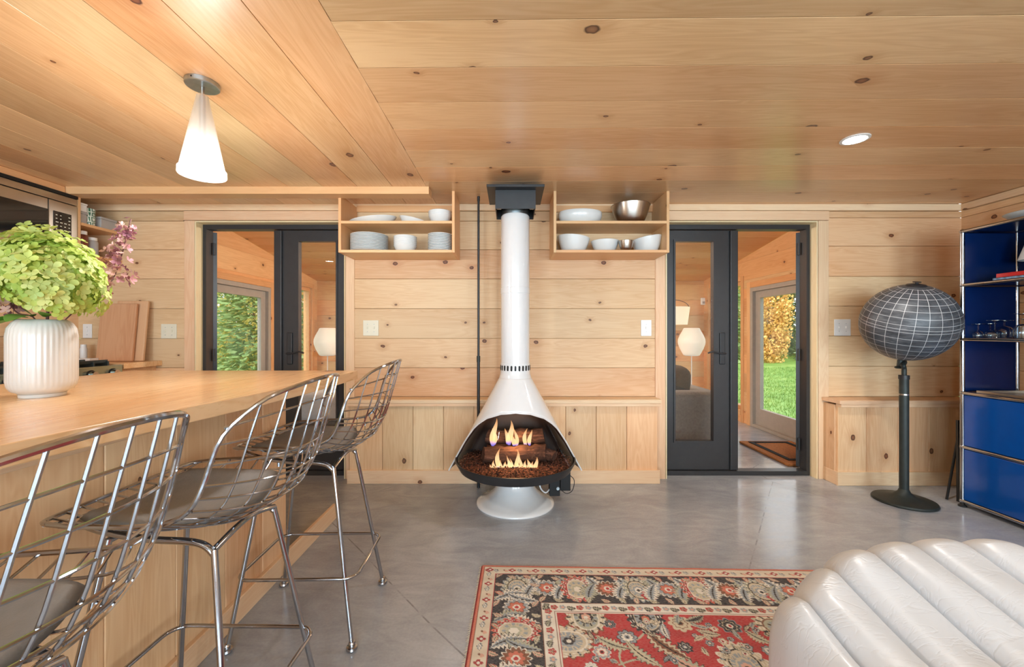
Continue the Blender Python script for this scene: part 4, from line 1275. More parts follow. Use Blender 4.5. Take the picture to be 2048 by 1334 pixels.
# ================================================================== WIRE STOOLS
vk = [0, .22, .45, .60, .70, .80, .90, 1.0]
Cx = [-.235, -.10, .06, .186, .256, .296, .330, .363]
Cz = [.728, .702, .684, .700, .744, .812, .930, 1.052]
Ex = [-.205, -.08, .05, .138, .182, .206, .231, .250]
Ey = [.212, .238, .246, .246, .244, .242, .238, .224]
Ez = [.748, .752, .756, .764, .790, .842, .930, .998]
def shell(u, v):
    c = abs(u) ** 2.2
    x = interp(v, vk, Cx) * (1 - c) + interp(v, vk, Ex) * c
    z = interp(v, vk, Cz) * (1 - c) + interp(v, vk, Ez) * c
    return Vector((x, u * interp(v, vk, Ey), z))
def smooth_path(pts, it=2):
    P = [Vector(p) for p in pts]
    for _ in range(it):
        P = [P[0]] + [(P[i - 1] + 2 * P[i] + P[i + 1]) / 4 for i in range(1, len(P) - 1)] + [P[-1]]
    return P
def vtop(u): return 1 - .07 * max(0, (abs(u) - .72) / .28) ** 2.2
def make_stool(label):
    r = thing('wire_bar_stool', label, 'stool', group='chrome wire bar stools at the counter')
    # rim
    per = [shell(-1, v) for v in np.linspace(.06, vtop(1), 26)] + [shell(u, vtop(u)) for u in np.linspace(-.96, .96, 30)] + [shell(1, v) for v in np.linspace(vtop(1), .06, 26)] + [shell(u, .045 * abs(u) ** 4) for u in np.linspace(.97, -.97, 22)]
    for _ in range(2):
        per = [(per[i - 1] + 2 * per[i] + per[(i + 1) % len(per)]) / 4 for i in range(len(per))]
    MB().tube(per, .0054, 8, True).build('rim', M['chrome'], r, smooth=True)
    for u in (-.80, -.60, -.40, -.20, 0, .20, .40, .60, .80):
        pts = smooth_path([shell(u, v) for v in np.linspace(.01, vtop(u), 34)])
        MB().tube(pts, .0029, 6).build('wire', M['chrome'], r, smooth=True)
    for v in (.07, .15, .23, .31, .39, .47, .545, .605, .655, .705, .755, .805, .855, .905, .955):
        pts = smooth_path([shell(u, v) + Vector((0, 0, -.004)) for u in np.linspace(-1, 1, 19)])
        MB().tube(pts, .0027, 6).build('wire', M['chrome'], r, smooth=True)
    # seat pad
    def Pp(i, j, top):
        u = -.80 + 1.60 * i / 16; v = .10 + .47 * j / 14
        uu = u * (1 - .10 * (abs(j - 7) / 7) ** 4)
        vv = .335 + (v - .335) * (1 - .10 * (abs(i - 8) / 8) ** 4)
        p = shell(uu, vv)
        e = min(i, 16 - i, j, 14 - j)
        return p + Vector((0, 0, .004 + (.022 * min(1, (e / 1.6)) ** .5 if top else 0)))
    pad = MB()
    pad.grid(lambda i, j: Pp(i, j, True), 17, 15)
    pad.grid(lambda i, j: Pp(i, j, False), 17, 15)
    pm = pad.mesh('cushion', smooth=60)
    bm = bmesh.new(); bm.from_mesh(pm); bmesh.ops.remove_doubles(bm, verts=bm.verts, dist=.0008); bmesh.ops.recalc_face_normals(bm, faces=bm.faces); bm.to_mesh(pm); bm.free()
    link_mesh('cushion', pm, M['vinyl_grey'], r)
    # base: under-seat rails, rear cross bar, four legs, foot ring
    JX, JY, JZ = .140, .1215, .645
    zr = .664
    for s in (-1, 1):
        pts = catmull([(-.20, s * .115, .704), (-.13, s * .12, .684), (-.02, s * .1215, zr + .004), (.07, s * .1215, zr), (.115, s * .1215, .655), (JX, s * JY, JZ - .012)], 6)
        MB().tube(pts, .0085, 10).build('rail', M['chrome'], r, smooth=True)
        MB().tube([(JX, s * JY, JZ), (.238, s * .200, .012)], .0080, 10).build('leg', M['chrome'], r, smooth=True)
        MB().tube([(-.12, s * .1205, zr + .004), (-.214, s * .200, .012)], .0080, 10).build('leg', M['chrome'], r, smooth=True)
        for x in (.238, -.214):
            MB().lathe([(0, 0.001), (.019, .001), (.021, .005), (.019, .012), (.012, .014), (.011, .020), (.013, .024), (.010, .030), (0, .030)], 20, (x, s * .2, 0)).build('foot_glide', M['chrome'], r, smooth=True)
    MB().tube(catmull([(JX, -JY, JZ), (JX + .004, -.06, JZ + .018), (JX + .006, 0, JZ + .026), (JX + .004, .06, JZ + .018), (JX, JY, JZ)], 5), .0080, 10).build('cross_bar', M['chrome'], r, smooth=True)
    MB().tube([(-.12, -.1205, zr), (-.12, .1205, zr)], .0080, 10).build('cross_bar', M['chrome'], r, smooth=True)
    ring = []
    x0, x1, y0 = -.205, .242, .176
    for cx, cy, a0 in ((x1 - .05, y0 - .05, 0), (x0 + .05, y0 - .05, 90), (x0 + .05, -y0 + .05, 180), (x1 - .05, -y0 + .05, 270)):
        for k in range(7):
            a = math.radians(a0 + 15 * k); ring.append((cx + .05 * math.cos(a), cy + .05 * math.sin(a), .246))
    MB().tube(ring, .0062, 10, True).build('foot_ring', M['chrome'], r, smooth=True)
    for s in (-1, 1):
        MB().tube([(-.08, s * .10, .668), (-.08, s * .10, .645)], .006, 8).build('bolt', M['chrome'], r, smooth=True)
    return r
st = make_stool('chrome wire bar stool farthest along the counter, nearest the fireplace')
st.location = (-.828, 1.714, 0); st.rotation_euler = (0, 0, math.radians(1.5))
dup(st, (-.853, 1.12, 0), (0, 0, math.radians(-1)), 'chrome wire bar stool in the middle of the three at the counter')
dup(st, (-.856, .535, 0), (0, 0, math.radians(1)), 'chrome wire bar stool nearest the viewer, cut by the left edge')

# ================================================================== VASE AND FLOWERS
VX, VY = at(86, 0, 1.415).x, 1.415
vs_ = thing('vase', 'ribbed white ceramic vase on the worktop', 'vase', (VX, VY, ZT + .0005))
pr = [(0, .006), (.052, .006), (.062, .016), (.074, .022), (.082, .036), (.0845, .055), (.0845, .205), (.081, .232), (.072, .250), (.064, .258), (.058, .262), (.054, .262), (.053, .25), (.07, .20), (.07, .05), (0, .04)]
MB().lathe(pr, 160, fn=lambda a, z: 1 + (.012 * math.cos(40 * a) if .045 < z < .25 else 0)).build('body', M['ceramic_rib'], vs_, smooth=60)
MB().lathe([(0, 0), (.056, 0), (.057, .010), (.05, .012), (0, .012)], 48).build('foot', M['ceramic_rib'], vs_, smooth=True)

def floret_mesh(name, R, cup):
    m_ = MB()
    for k in range(4):
        a = PI / 2 * k; ca, sa = math.cos(a), math.sin(a)
        prof = [(.08, .05), (.35, .34), (.72, .42), (1.0, .20)]
        pts = [(0, 0)] + [(x, -y) for x, y in prof] + [(1.06, 0)] + [(x, y) for x, y in reversed(prof)]
        vs = []
        for (x, y) in pts:
            z = cup * (x ** 1.5) * R + .12 * R * (abs(y) / .42) * (1 if k % 2 else .4)
            vs.append(((x * ca - y * sa) * R, (x * sa + y * ca) * R, z))
        c = len(vs); vs.append((.55 * ca * R, .55 * sa * R, cup * .25 * R))
        m_.add(vs, [(i, (i + 1) % c, c) for i in range(c)])
    me = m_.mesh(name, fix=False)
    me.polygons.foreach_set('use_smooth', [True] * len(me.polygons))
    return me
FG = [floret_mesh('floret', .0190, .10), floret_mesh('floret', .0210, .35), floret_mesh('floret', .0175, -.15)]
FM = [floret_mesh('floret', .0120, .2), floret_mesh('floret', .0155, .45)]
def put_floret(meshes, mat, parent, p, nrm, rg, name='floret'):
    o = link_mesh(name, rg.choice(meshes), mat, parent)
    n_ = Vector(nrm).normalized()
    q = n_.to_track_quat('Z', 'Y'); 
    o.rotation_mode = 'QUATERNION'
    from mathutils import Quaternion
    o.rotation_quaternion = q @ Quaternion((0, 0, 1), rg.uniform(0, 2 * PI))
    o.location = p
    s = rg.uniform(.85, 1.2); o.scale = (s, s, s)
    return o
def leaf(parent, p0, dirv, L, W, droop, rg):
    d = Vector(dirv).normalized(); side = d.cross(Vector((0, 0, 1))).normalized()
    m_ = MB(); n_ = 8; vs = []
    for i in range(n_ + 1):
        t = i / n_
        c = d * L * t + Vector((0, 0, -droop * L * t * t))
        w = W * math.sin(PI * min(1, t * .93 + .04)) ** .8
        vs += [c - side * w + Vector((0, 0, .25 * w)), c, c + side * w + Vector((0, 0, .25 * w))]
    fs = []
    for i in range(n_):
        for k in range(2): fs.append((i * 3 + k, i * 3 + k + 1, i * 3 + k + 4, i * 3 + k + 3))
    m_.add(vs, fs)
    me = m_.mesh('leaf', fix=False); me.polygons.foreach_set('use_smooth', [True] * len(me.polygons))
    return link_mesh('leaf', me, M['leaf_green'], parent, p0)
rg = random.Random(21)
base = Vector((VX, VY, ZT + .0005))
hy = thing('green_hydrangea', 'big lime green hydrangea head in the ribbed vase', 'flower', base)
mouth = Vector((0, 0, .25))
HC_ = Vector((.055, -.03, .405))
cnt = 0
N = 360
for k in range(N):
    z = 1 - 2 * (k + .5) / N
    a = k * PI * (3 - math.sqrt(5))
    rr = math.sqrt(1 - z * z)
    dirv = Vector((rr * math.cos(a), rr * math.sin(a), z))
    if z < -.72: continue
    lump = 1 + .10 * math.sin(5 * a + 3 * z) + rg.uniform(-.07, .05)
    p = HC_ + Vector((dirv.x * .138, dirv.y * .138, dirv.z * .150)) * lump
    # tilt of the whole head down to the right
    p.z -= .22 * (p.x - HC_.x)
    nn = dirv + Vector((rg.uniform(-.35, .35), rg.uniform(-.35, .35), rg.uniform(-.1, .5)))
    if cnt < 300:
        put_floret(FG, M['petal_green'], hy, p, nn, rg); cnt += 1
# inner mass so that the head does not look hollow
inner = MB()
for k in range(420):
    z = 1 - 1.75 * (k + .5) / 420; a = k * PI * (3 - math.sqrt(5)) + 1.0; rr = math.sqrt(max(0, 1 - z * z))
    dv = Vector((rr * math.cos(a), rr * math.sin(a), z))
    p = HC_ + Vector((dv.x * .122, dv.y * .122, dv.z * .132)) * rg.uniform(.9, 1.02); p.z -= .22 * (p.x - HC_.x)
    q_ = (dv + Vector((rg.uniform(-.4, .4), rg.uniform(-.4, .4), rg.uniform(-.2, .4)))).normalized().to_track_quat('Z', 'Y')
    fm_ = rg.choice(FG)
    inner.add([tuple(q_ @ v.co + p) for v in fm_.vertices], [tuple(pl.vertices) for pl in fm_.polygons])
io = link_mesh('inner_petals', inner.mesh('inner_petals', fix=False), M['petal_green'], hy); io['kind'] = 'stuff'
core = MB().lathe([(0, -.10), (.06, -.08), (.092, -.02), (.095, .03), (.075, .08), (.035, .105), (0, .11)], 20).build('flower_core', M['petal_green'], hy, HC_, smooth=True)
MB().tube([(0.0, 0, .06), (.01, 0, .2), tuple(HC_ + Vector((0, 0, -.06)))], .004, 8).build('stem', M['stem_brown'], hy, smooth=True)
for d_, L, W, dr, p in (((-1, -.5, .15), .15, .035, .75, (-.03, -.02, .268)), ((.3, -1, .1), .10, .032, .3, (.0, -.03, .272)), ((1, -.5, .35), .12, .03, .3, (.03, -.02, .27)), ((-1, -.9, -.2), .13, .03, .5, (-.04, -.03, .262)), ((-.6, -.6, .9), .10, .025, .2, (-.02, -.01, .272))):
    leaf(hy, p, d_, L, W, dr, rg)
def panicle(label, p0, p1, n_, R, seed):
    rg = random.Random(seed)
    t = thing('mauve_hydrangea', label, 'flower', base)
    p0, p1 = Vector(p0), Vector(p1)
    MB().tube(catmull([(0.005 if p0.x > 0 else -.01, .01, .12), (p0.x * .2, p0.y * .3, .26), tuple(p0), tuple(p1)], 6), .0022, 6).build('stem', M['stem_brown'], t, smooth=True)
    for k in range(n_):
        u = rg.random() ** 1.2
        c = p0.lerp(p1, u)
        v = Vector((rg.gauss(0, 1), rg.gauss(0, 1), rg.gauss(0, .6))).normalized()
        off = v * R * (1 - .75 * u) * rg.uniform(.45, 1.05)
        put_floret(FM, M['petal_mauve'], t, c + off, v + Vector((0, 0, .3)), rg)
        if k % 4 == 0:
            MB().tube([tuple(c - Vector((0, 0, .02))), tuple(c + off)], .0008, 4).build('twig', M['stem_brown'], t)
    return t
q0, q1 = at(222, 565, 1.62) - base, at(262, 438, 1.64) - base
panicle('mauve pink hydrangea spray rising right of the green head', q0, q1, 70, .074, 5)
q0, q1 = at(30, 622, 1.36) - base, at(2, 560, 1.33) - base
panicle('mauve pink hydrangea low on the left of the green head', q0, q1, 34, .048, 6)

# ================================================================== KITCHEN ALONG THE LEFT WALL
CX = -2.80                                  # counter front
YS = 2.955                                  # stove's right side
kc = thing('corner_cabinet', 'pine base cabinet in the corner beside the stove', 'cabinet', (CX, YS, 0))
MB().box(XL - CX + .001, -.03, .012, DW - YS - .001, .0, .903).build('body', M['pine_wall'], kc)
board('door', (-.021, (DW - YS) / 2 + .005, .46), .78, DW - YS - .03, .018, (0, 0, 1), (1, 0, 0), M['pine_shelf'], kc)
kt = board('counter_top', ((CX + XL) / 2 + .01, (YS + DW) / 2 + .005, .924), CX - XL + .018, DW - YS - .012, .038, (1, 0, 0), (0, 0, 1), M['worktop_wood'], None, .004)
tag(kt, 'short wooden counter top in the corner under the cutting boards', 'worktop')
def cutting_board(px0, px1, py0, Y0, lean, label):
    x0, x1 = at(px0, 0, Y0).x, at(px1, 0, Y0).x
    h = at(0, py0, DW - .03).z - .944
    w = x1 - x0
    m_ = MB().box(-h / 2, h / 2, -w / 2, w / 2, -.011, .011)
    o = m_.build('cutting_board', M['board_wood'], None, bevel=.006, seg=3)
    z = Vector((0, -math.cos(lean), math.sin(lean)))
    x = Vector((0, math.sin(lean), math.cos(lean)))
    mm = basis(x, z).to_4x4()
    mm.translation = Vector(((x0 + x1) / 2, Y0, .9435)) + x * (h / 2) + z * .011 + Vector((0, 0, .0))
    o.matrix_world = mm
    return tag(o, label, 'cutting board')
cutting_board(228, 290, 602, DW - .085, .10, 'wooden cutting board at the back, against the plank wall')
cutting_board(196, 268, 608, DW - .118, .10, 'wooden cutting board leaning in front of the other one')

sv = thing('stove', 'stainless gas stove with black grates and knobs, behind the vase', 'stove', (CX, YS - .38, 0))
MB().box(XL - CX + .002, -.012, -.378, .378, .0, .925).build('body', M['stove_steel'], sv, bevel=.004)
m_ = MB().box(-.012, .028, -.375, .375, .82, .938); m_.build('control_panel', M['stove_steel'], sv, bevel=.006)
for i in range(5):
    y_ = -.30 + .15 * i
    kb = MB().tube([(.028, y_, .888), (.062, y_, .888)], [.024, .020], 20).build('knob', M['chrome'], sv, smooth=True)
    MB().tube([(.026, y_, .888), (.031, y_, .888)], .029, 20).build('knob_ring', M['rubber_black'], kb)
for y_ in (-.25, 0, .25):
    g = MB()
    for k in range(4): g.box(-.56 + .16 * k, -.545 + .16 * k, y_ - .11, y_ + .11, .952, .974)
    for k in (-1, 0, 1): g.box(-.58, -.05, y_ + k * .10 - .006, y_ + k * .10 + .006, .93, .964)
    g.build('grate', M['cast_iron'], sv, bevel=.002)
MB().box(-.60, -.03, -.36, .36, .9245, .930).build('cooktop', M['cast_iron'], sv)

mw = thing('microwave', 'stainless over-range microwave with a black control panel', 'microwave', (-3.10, YS - .38, 1.72))
MB().box(-.345, -.03, -.378, .378, 0, .405).build('body', M['cast_iron'], mw)
MB().box(-.03, 0, -.378, .190, .0, .345).build('door', M['brushed_steel'], mw, bevel=.003)
MB().box(-.001, .003, -.345, .188, .055, .275).build('door_window', M['dark_glass'], mw)
MB().box(-.03, 0, .195, .378, .0, .345).build('panel_surround', M['brushed_steel'], mw, bevel=.003)
MB().box(-.001, .003, .222, .335, .03, .275).build('control_panel', M['dark_glass'], mw)
MB().box(-.03, 0, -.378, .378, .350, .395).build('vent_strip', M['brushed_steel'], mw, bevel=.003)
MB().box(-.03, .006, -.378, .378, .397, .418).build('top_grille', M['rubber_black'], mw)
rgk = random.Random(4)
for i in range(9):
    for j in range(4):
        if j == 2 and i < 2: continue
        y_ = .234 + .027 * j; z_ = .250 - .024 * i
        MB().box(.0028, .0036, y_, y_ + rgk.uniform(.008, .018), z_ - .0025, z_ + .0025).build('key_mark', M['plate_plastic'], mw)
# microwave soffit and open shelf beside it
board('soffit_board', (0, 0, 0), 1, 1, 1, (1, 0, 0), (0, 0, 1), M['pine_shelf']); bpy.data.objects.remove(bpy.data.objects['soffit_board'])
uc = thing('upper_cabinet', 'open pine wall cabinet between the microwave and the corner', 'cabinet', (-3.10, YS, 1.72))
board('side_panel', (-.175, .012, .22), .445, .35, .020, (0, 0, 1), (0, 1, 0), M['pine_shelf'], uc)
board('shelf_board', (-.175, (DW - YS) / 2 + .012, .232), .35, DW - YS - .026, .020, (1, 0, 0), (0, 0, 1), M['pine_shelf'], uc)
board('shelf_board', (-.175, (DW - YS) / 2 + .012, .010), .35, DW - YS - .026, .020, (1, 0, 0), (0, 0, 1), M['pine_shelf'], uc)
sf_ = board('trim_6', (-3.13, (REAR_Y + 2.88) / 2, 2.163), 2.88 - REAR_Y, .046, .04, (0, 1, 0), (1, 0, 0), M['pine_shelf'])
struct(sf_, 'pine fascia above the microwave', 'trim')
def small_box(name, c, s, mat, label, cat='box', bevel=.003):
    o = MB().box(-s[0] / 2, s[0] / 2, -s[1] / 2, s[1] / 2, 0, s[2]).build(name, mat, None, c, bevel=bevel)
    return tag(o, label, cat)
ZU = 1.72 + .2425
def lidded_box(c, s, mat, label):
    t = thing('storage_box', label, 'box', c)
    MB().box(-s[0] / 2, s[0] / 2, -s[1] / 2, s[1] / 2, 0, s[2] * .8).build('body', mat, t, bevel=.003)
    MB().box(-s[0] / 2 - .003, s[0] / 2 + .003, -s[1] / 2 - .003, s[1] / 2 + .003, s[2] * .8 + .0005, s[2]).build('lid', mat, t, bevel=.003)
lidded_box((-3.15, 3.012, ZU), (.07, .045, .085), M['card_grey'], 'small grey box, lower of two beside the microwave')
lidded_box((-3.15, 3.012, ZU + .0865), (.07, .045, .06), M['plate_white'], 'small white box, upper of two beside the microwave')
cn = thing('canister', 'green and white patterned canister on the open shelf', 'canister', (-3.15, 3.078, ZU))
MB().lathe([(0, 0), (.036, 0), (.038, .004), (.038, .105), (.036, .11), (0, .11)], 32).build('body', M['green_print'], cn, smooth=True)
MB().lathe([(0, .1105), (.0385, .1105), (.0385, .124), (.034, .127), (0, .127)], 32).build('lid', M['green_print'], cn, smooth=True)
lidded_box((-3.17, 3.195, ZU), (.12, .125, .085), M['card_grey'], 'wide grey box at the corner end of the open shelf')
def jar(c, r_, h, mat, label):
    t = thing('jar', label, 'jar', c)
    MB().lathe([(0, 0), (r_ * .9, 0), (r_, .006), (r_, h * .75), (r_ * .8, h * .85), (0, h * .85)], 28).build('body', mat, t, smooth=True)
    MB().lathe([(0, h * .8505), (r_ * .82, h * .8505), (r_ * .82, h), (0, h)], 28).build('lid', M['plate_white'], t, smooth=True)
jar((-3.15, 3.03, 1.7405), .036, .17, M['jar_brown'], 'brown jar on the bottom board next to the microwave')
jar((-3.16, 3.115, 1.7405), .036, .14, M['card_grey'], 'pale jar on the bottom board of the open shelf')
jar((at(167, 0, 3.2).x, 3.20, .9435), .022, .13, M['plate_white'], 'small white spice bottle beside the stove')
small_box('white_carton', (at(174, 0, 3.12).x, 3.12, .9435), (.11, .07, .028), M['plate_white'], 'flat white carton on the corner counter')

# ================================================================== GLOBE
gl = thing('globe_stand', 'slate grey grid globe on a black pedestal stand', 'globe', (2.716, 2.847, 0))
MB().lathe([(0, .001), (.172, .001), (.175, .008), (.170, .018), (.12, .026), (.06, .045), (.035, .068), (.026, .09), (0, .09)], 48).build('base', M['cast_iron'], gl, smooth=True)
MB().tube([(0, 0, .085), (0, 0, .862)], .0265, 24).build('pole', M['cast_iron'], gl, smooth=True)
MB().tube([(0, 0, .845), (0, 0, .872)], .030, 24).build('collar', M['black_metal'], gl, smooth=True)
MB().tube([(0, 0, .735), (0, 0, .745)], .0275, 24).build('brass_ring', M['brushed_steel'], gl, smooth=True)
GC = Vector((at(1816, 0, 2.80).x - 2.716, 2.80 - 2.847, 1.2345))
R_ = .2587
tilt = math.radians(11)
AX = (Vector((0, 0, 1)) + .29 * Vector((-.69, -.72, 0)) + .16 * Vector((.72, -.69, 0))).normalized()
bot = GC - AX * (R_ + .004)
MB().tube(catmull([(0, 0, .865), (0, 0, .918), (-.012, -.006, .940), tuple(bot + Vector((.03, 0, -.022))), tuple(bot + Vector((-.004, 0, -.008)))], 5), .0145, 12).build('arm', M['cast_iron'], gl, smooth=True)
MB().tube([tuple(bot + Vector((-.004, -.0, -.055))), tuple(bot + Vector((.004, 0, .004)))], .0165, 12).build('clamp', M['cast_iron'], gl, smooth=True)
MB().lathe([(0, -.008), (.018, -.008), (.026, 0), (.018, .008), (0, .008)], 16).build('thumb_screw', M['cast_iron'], gl, tuple(bot + Vector((-.008, 0, -.062))), smooth=True)
ball = MB().lathe([(0, -R_)] + [(R_ * math.cos(t), R_ * math.sin(t)) for t in np.linspace(-PI / 2 + .06, PI / 2 - .06, 48)] + [(0, R_)], 72).build('ball', M['slate_globe'], gl, tuple(GC), smooth=80)
aq = AX.to_track_quat('Z', 'Y').to_matrix() @ Matrix.Rotation(math.radians(8), 3, 'Z')
ball.rotation_euler = aq.to_euler()
cap = MB().lathe([(0, R_ - .006), (.055, R_ - .006), (.05, R_ + .001), (.02, R_ + .008), (.009, R_ + .009), (.009, R_ + .016), (.022, R_ + .018), (.022, R_ + .021), (0, R_ + .021)], 32).build('cap', M['black_metal'], gl, tuple(GC), smooth=True)
cap.rotation_euler = aq.to_euler()

# ================================================================== BLUE CABINET
BXF, BYE, BD, BW = 3.03, 2.766, .366, .75
cb_ = thing('blue_cabinet', 'blue metal modular cabinet with chrome tube frame', 'cabinet', (BXF, BYE, 0))
lv = [.039, .401, .763, 1.120, 1.483, 1.843]
for x_ in (0, BD):
    for y_ in (0, -BW):
        MB().tube([(x_, y_, .030), (x_, y_, 1.85)], .0125, 14).build('post', M['chrome'], cb_, smooth=True)
        MB().lathe([(0, .002), (.022, .002), (.022, .010), (.012, .018), (0.012, .032), (0, .032)], 20, (x_, y_, 0)).build('foot', M['rubber_black'], cb_, smooth=True)
        for z_ in lv:
            MB().lathe([(0, -.0155)] + [(.0155 * math.cos(t), .0155 * math.sin(t)) for t in np.linspace(-1.4, 1.4, 9)] + [(0, .0155)], 16, (x_, y_, z_)).build('ball_joint', M['chrome'], cb_, smooth=True)
for z_ in lv:
    for x_ in (0, BD): MB().tube([(x_, 0, z_), (x_, -BW, z_)], .0120, 12).build('rail', M['chrome'], cb_, smooth=True)
    for y_ in (0, -BW): MB().tube([(0, y_, z_), (BD, y_, z_)], .0120, 12).build('rail', M['chrome'], cb_, smooth=True)
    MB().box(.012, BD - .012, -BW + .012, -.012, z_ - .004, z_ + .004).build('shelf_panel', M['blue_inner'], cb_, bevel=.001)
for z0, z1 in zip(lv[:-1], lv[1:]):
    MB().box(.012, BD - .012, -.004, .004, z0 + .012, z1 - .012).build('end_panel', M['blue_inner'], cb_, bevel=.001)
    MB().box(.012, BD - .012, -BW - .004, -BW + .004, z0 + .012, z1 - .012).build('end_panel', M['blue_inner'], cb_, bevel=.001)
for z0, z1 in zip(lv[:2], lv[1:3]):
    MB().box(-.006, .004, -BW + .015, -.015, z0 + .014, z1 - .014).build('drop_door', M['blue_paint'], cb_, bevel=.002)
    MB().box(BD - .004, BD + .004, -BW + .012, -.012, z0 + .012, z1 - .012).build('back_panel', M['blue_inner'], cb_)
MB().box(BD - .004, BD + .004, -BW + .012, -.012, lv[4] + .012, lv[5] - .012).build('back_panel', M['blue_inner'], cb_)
# things in it
def stem_glass(c, rb, hb, ht, rf, label):
    t = thing('wine_glass', label, 'glass', c, group='upturned glasses in the blue cabinet')
    MB().lathe([(rb * .80, .0), (rb * .95, hb * .3), (rb, hb * .6), (rb * .75, hb * .92), (.006, hb + .006)], 28).build('bowl', M['stemware'], t, smooth=True)
    MB().tube([(0, 0, hb + .002), (0, 0, ht - .004)], .0035, 8).build('stem', M['stemware'], t, smooth=True)
    MB().lathe([(.0035, ht - .010), (.012, ht - .004), (rf, ht - .001), (rf, ht + .001), (0, ht + .001)], 28).build('foot', M['stemware'], t, smooth=True)
ZG = lv[3] + .0045
for i, (x_, y_, rb, hb, ht, rf, lab) in enumerate([(3.085, 2.722, .026, .05, .098, .030, 'small upturned stem glass by the corner post'), (3.155, 2.715, .026, .05, .100, .030, 'small upturned stem glass behind the corner one'),
        (3.10, 2.64, .050, .055, .120, .042, 'wide upturned coupe glass in the blue cabinet'), (3.175, 2.56, .042, .09, .160, .040, 'tallest upturned wine glass in the blue cabinet'),
        (3.10, 2.48, .046, .09, .125, .044, 'round upturned wine glass at the right edge'), (3.295, 2.60, .045, .09, .125, .042, 'round upturned wine glass at the back of the shelf'), (3.22, 2.69, .042, .08, .12, .04, 'upturned wine glass deep in the cabinet corner')]):
    stem_glass((x_, y_, ZG), rb, hb, ht, rf, lab)
def book(c, sx, sy, h, mat, label, rz=0):
    t = thing('book', label, 'book', c, rz)
    MB().box(-sx / 2 + .004, sx / 2, -sy / 2 + .003, sy / 2 - .003, .003, h - .003).build('pages', M['plate_plastic'], t)
    cv = MB(); cv.box(-sx / 2, sx / 2 + .003, -sy / 2, sy / 2, 0, .003); cv.box(-sx / 2, sx / 2 + .003, -sy / 2, sy / 2, h - .003, h); cv.box(-sx / 2, -sx / 2 + .004, -sy / 2, sy / 2, 0, h)
    cv.build('cover', mat, t, bevel=.0012)
ZB = lv[4] + .0045
book((3.135, 2.485, ZB), .17, .25, .022, M['blue_print'], 'patterned blue and cream book lying under the red one')
book((3.13, 2.475, ZB + .0225), .15, .24, .026, M['red_cover'], 'red book lying on the patterned book')
lp = thing('table_lamp', 'white cone shaped table lamp in the top of the blue cabinet', 'lamp', (3.285, 2.56, ZB))
MB().lathe([(0, 0), (.045, 0), (.05, .006), (.045, .055), (.012, .07), (.010, .13), (0, .13)], 32).build('base', M['plate_white'], lp, smooth=True)
MB().lathe([(.090, .135), (.040, .30), (.037, .30), (.087, .135)], 40).build('shade', M['plate_white'], lp, smooth=True)
ty = thing('tray', 'silver tray on the third shelf of the blue cabinet', 'tray', (3.215, 2.47, lv[2] + .0045))
MB().box(-.155, .155, -.22, .22, 0, .006).build('base', M['brushed_steel'], ty, bevel=.002)
holed_slab('rim', [-.165, -.15, .15, .165], [-.23, -.215, .215, .23], lambda x, z: abs(x) < .15 and abs(z) < .215, -.02, -.004, M['brushed_steel'], ty, (0, 0, 0), (-PI / 2, 0, 0))
wp = thing('wicker_panel', 'brown woven wicker panel behind the blue cabinet', 'wicker panel', (3.50, 2.42, 1.03))
MB().box(-.02, .02, -.27, .27, 0, .46).build('weave', M['wicker'], wp, bevel=.004)
for x_ in (-.27, .255): MB().box(-.024, .024, x_, x_ + .015, -.02, .48).build('edge_rod', M['stem_brown'], wp)
for x_ in (-.26, .25): MB().box(-.02, .02, x_, x_ + .02, -1.029, -.02).build('leg', M['stem_brown'], wp)
wb_ = bowl_mesh('serving_bowl', .15, .05, .06, .004, 48, .5)
single('serving_bowl', wb_, 0, 2.4, 1.86, M['ceramic'], 'shallow white bowl on top of the blue cabinet').location = (3.24, 2.525, 1.8575)
# folded easel in the gap behind the cabinet
ez = thing('folded_easel', 'folded black easel behind the end of the blue cabinet', 'easel', (3.10, 2.86, 0))
MB().tube([(-.055, .02, .002), (.10, .06, .60)], .0075, 8).build('leg', M['rubber_black'], ez, smooth=True)
MB().tube([(.12, .06, .002), (.10, .06, .60)], .0075, 8).build('leg', M['rubber_black'], ez, smooth=True)
mm = MB(); mm.add([(-.02, -.03, .002), (.05, -.03, .002), (.06, .03, .55), (.035, .03, .55), (-.02, -.01, .002), (.05, -.01, .002), (.06, .045, .55), (.035, .045, .55)], [(0, 1, 2, 3), (4, 7, 6, 5), (0, 4, 5, 1), (1, 5, 6, 2), (2, 6, 7, 3), (3, 7, 4, 0)])
mm.build('panel', M['black_metal'], ez)

# ================================================================== LAMPS OF THE FRONT ROOM
pd = thing('pendant_lamp', 'frosted glass cone pendant lamp over the worktop', 'lamp', (-1.257, 1.683, ZC))
MB().lathe([(0, -.0005), (.060, -.0005), (.060, -.017), (.057, -.020), (0, -.020)], 48).build('canopy', M['galvanised'], pd, smooth=True)
MB().tube([(0, -.0605, -.009), (0, -.0595, -.009)], .0035, 10).build('screw', M['black_metal'], pd)
MB().tube([(0, 0, -.018), (0, 0, -.07)], .0075, 12).build('stem', M['brushed_steel'], pd, smooth=True)
MB().tube([(0, 0, -.058), (0, 0, -.24)], .0115, 14).build('socket', M['brushed_steel'], pd, smooth=True)
sh = MB().lathe([(.017, -.052), (.021, -.056), (.078, -.352), (.0835, -.356), (.0845, -.378), (.082, -.381), (.079, -.378), (.0745, -.352), (.018, -.060)], 56).build('shade', M['frosted_glass'], pd, smooth=50)
MB().lathe([(0, -.24), (.012, -.245), (.024, -.28), (.027, -.305), (.020, -.328), (0, -.335)], 24).build('bulb', M['bulb'], pd, smooth=True)
pl3 = bpy.data.lights.new('pendant_light', 'POINT'); pl3.energy = 17; pl3.color = (1, .97, .93); pl3.shadow_soft_size = .04
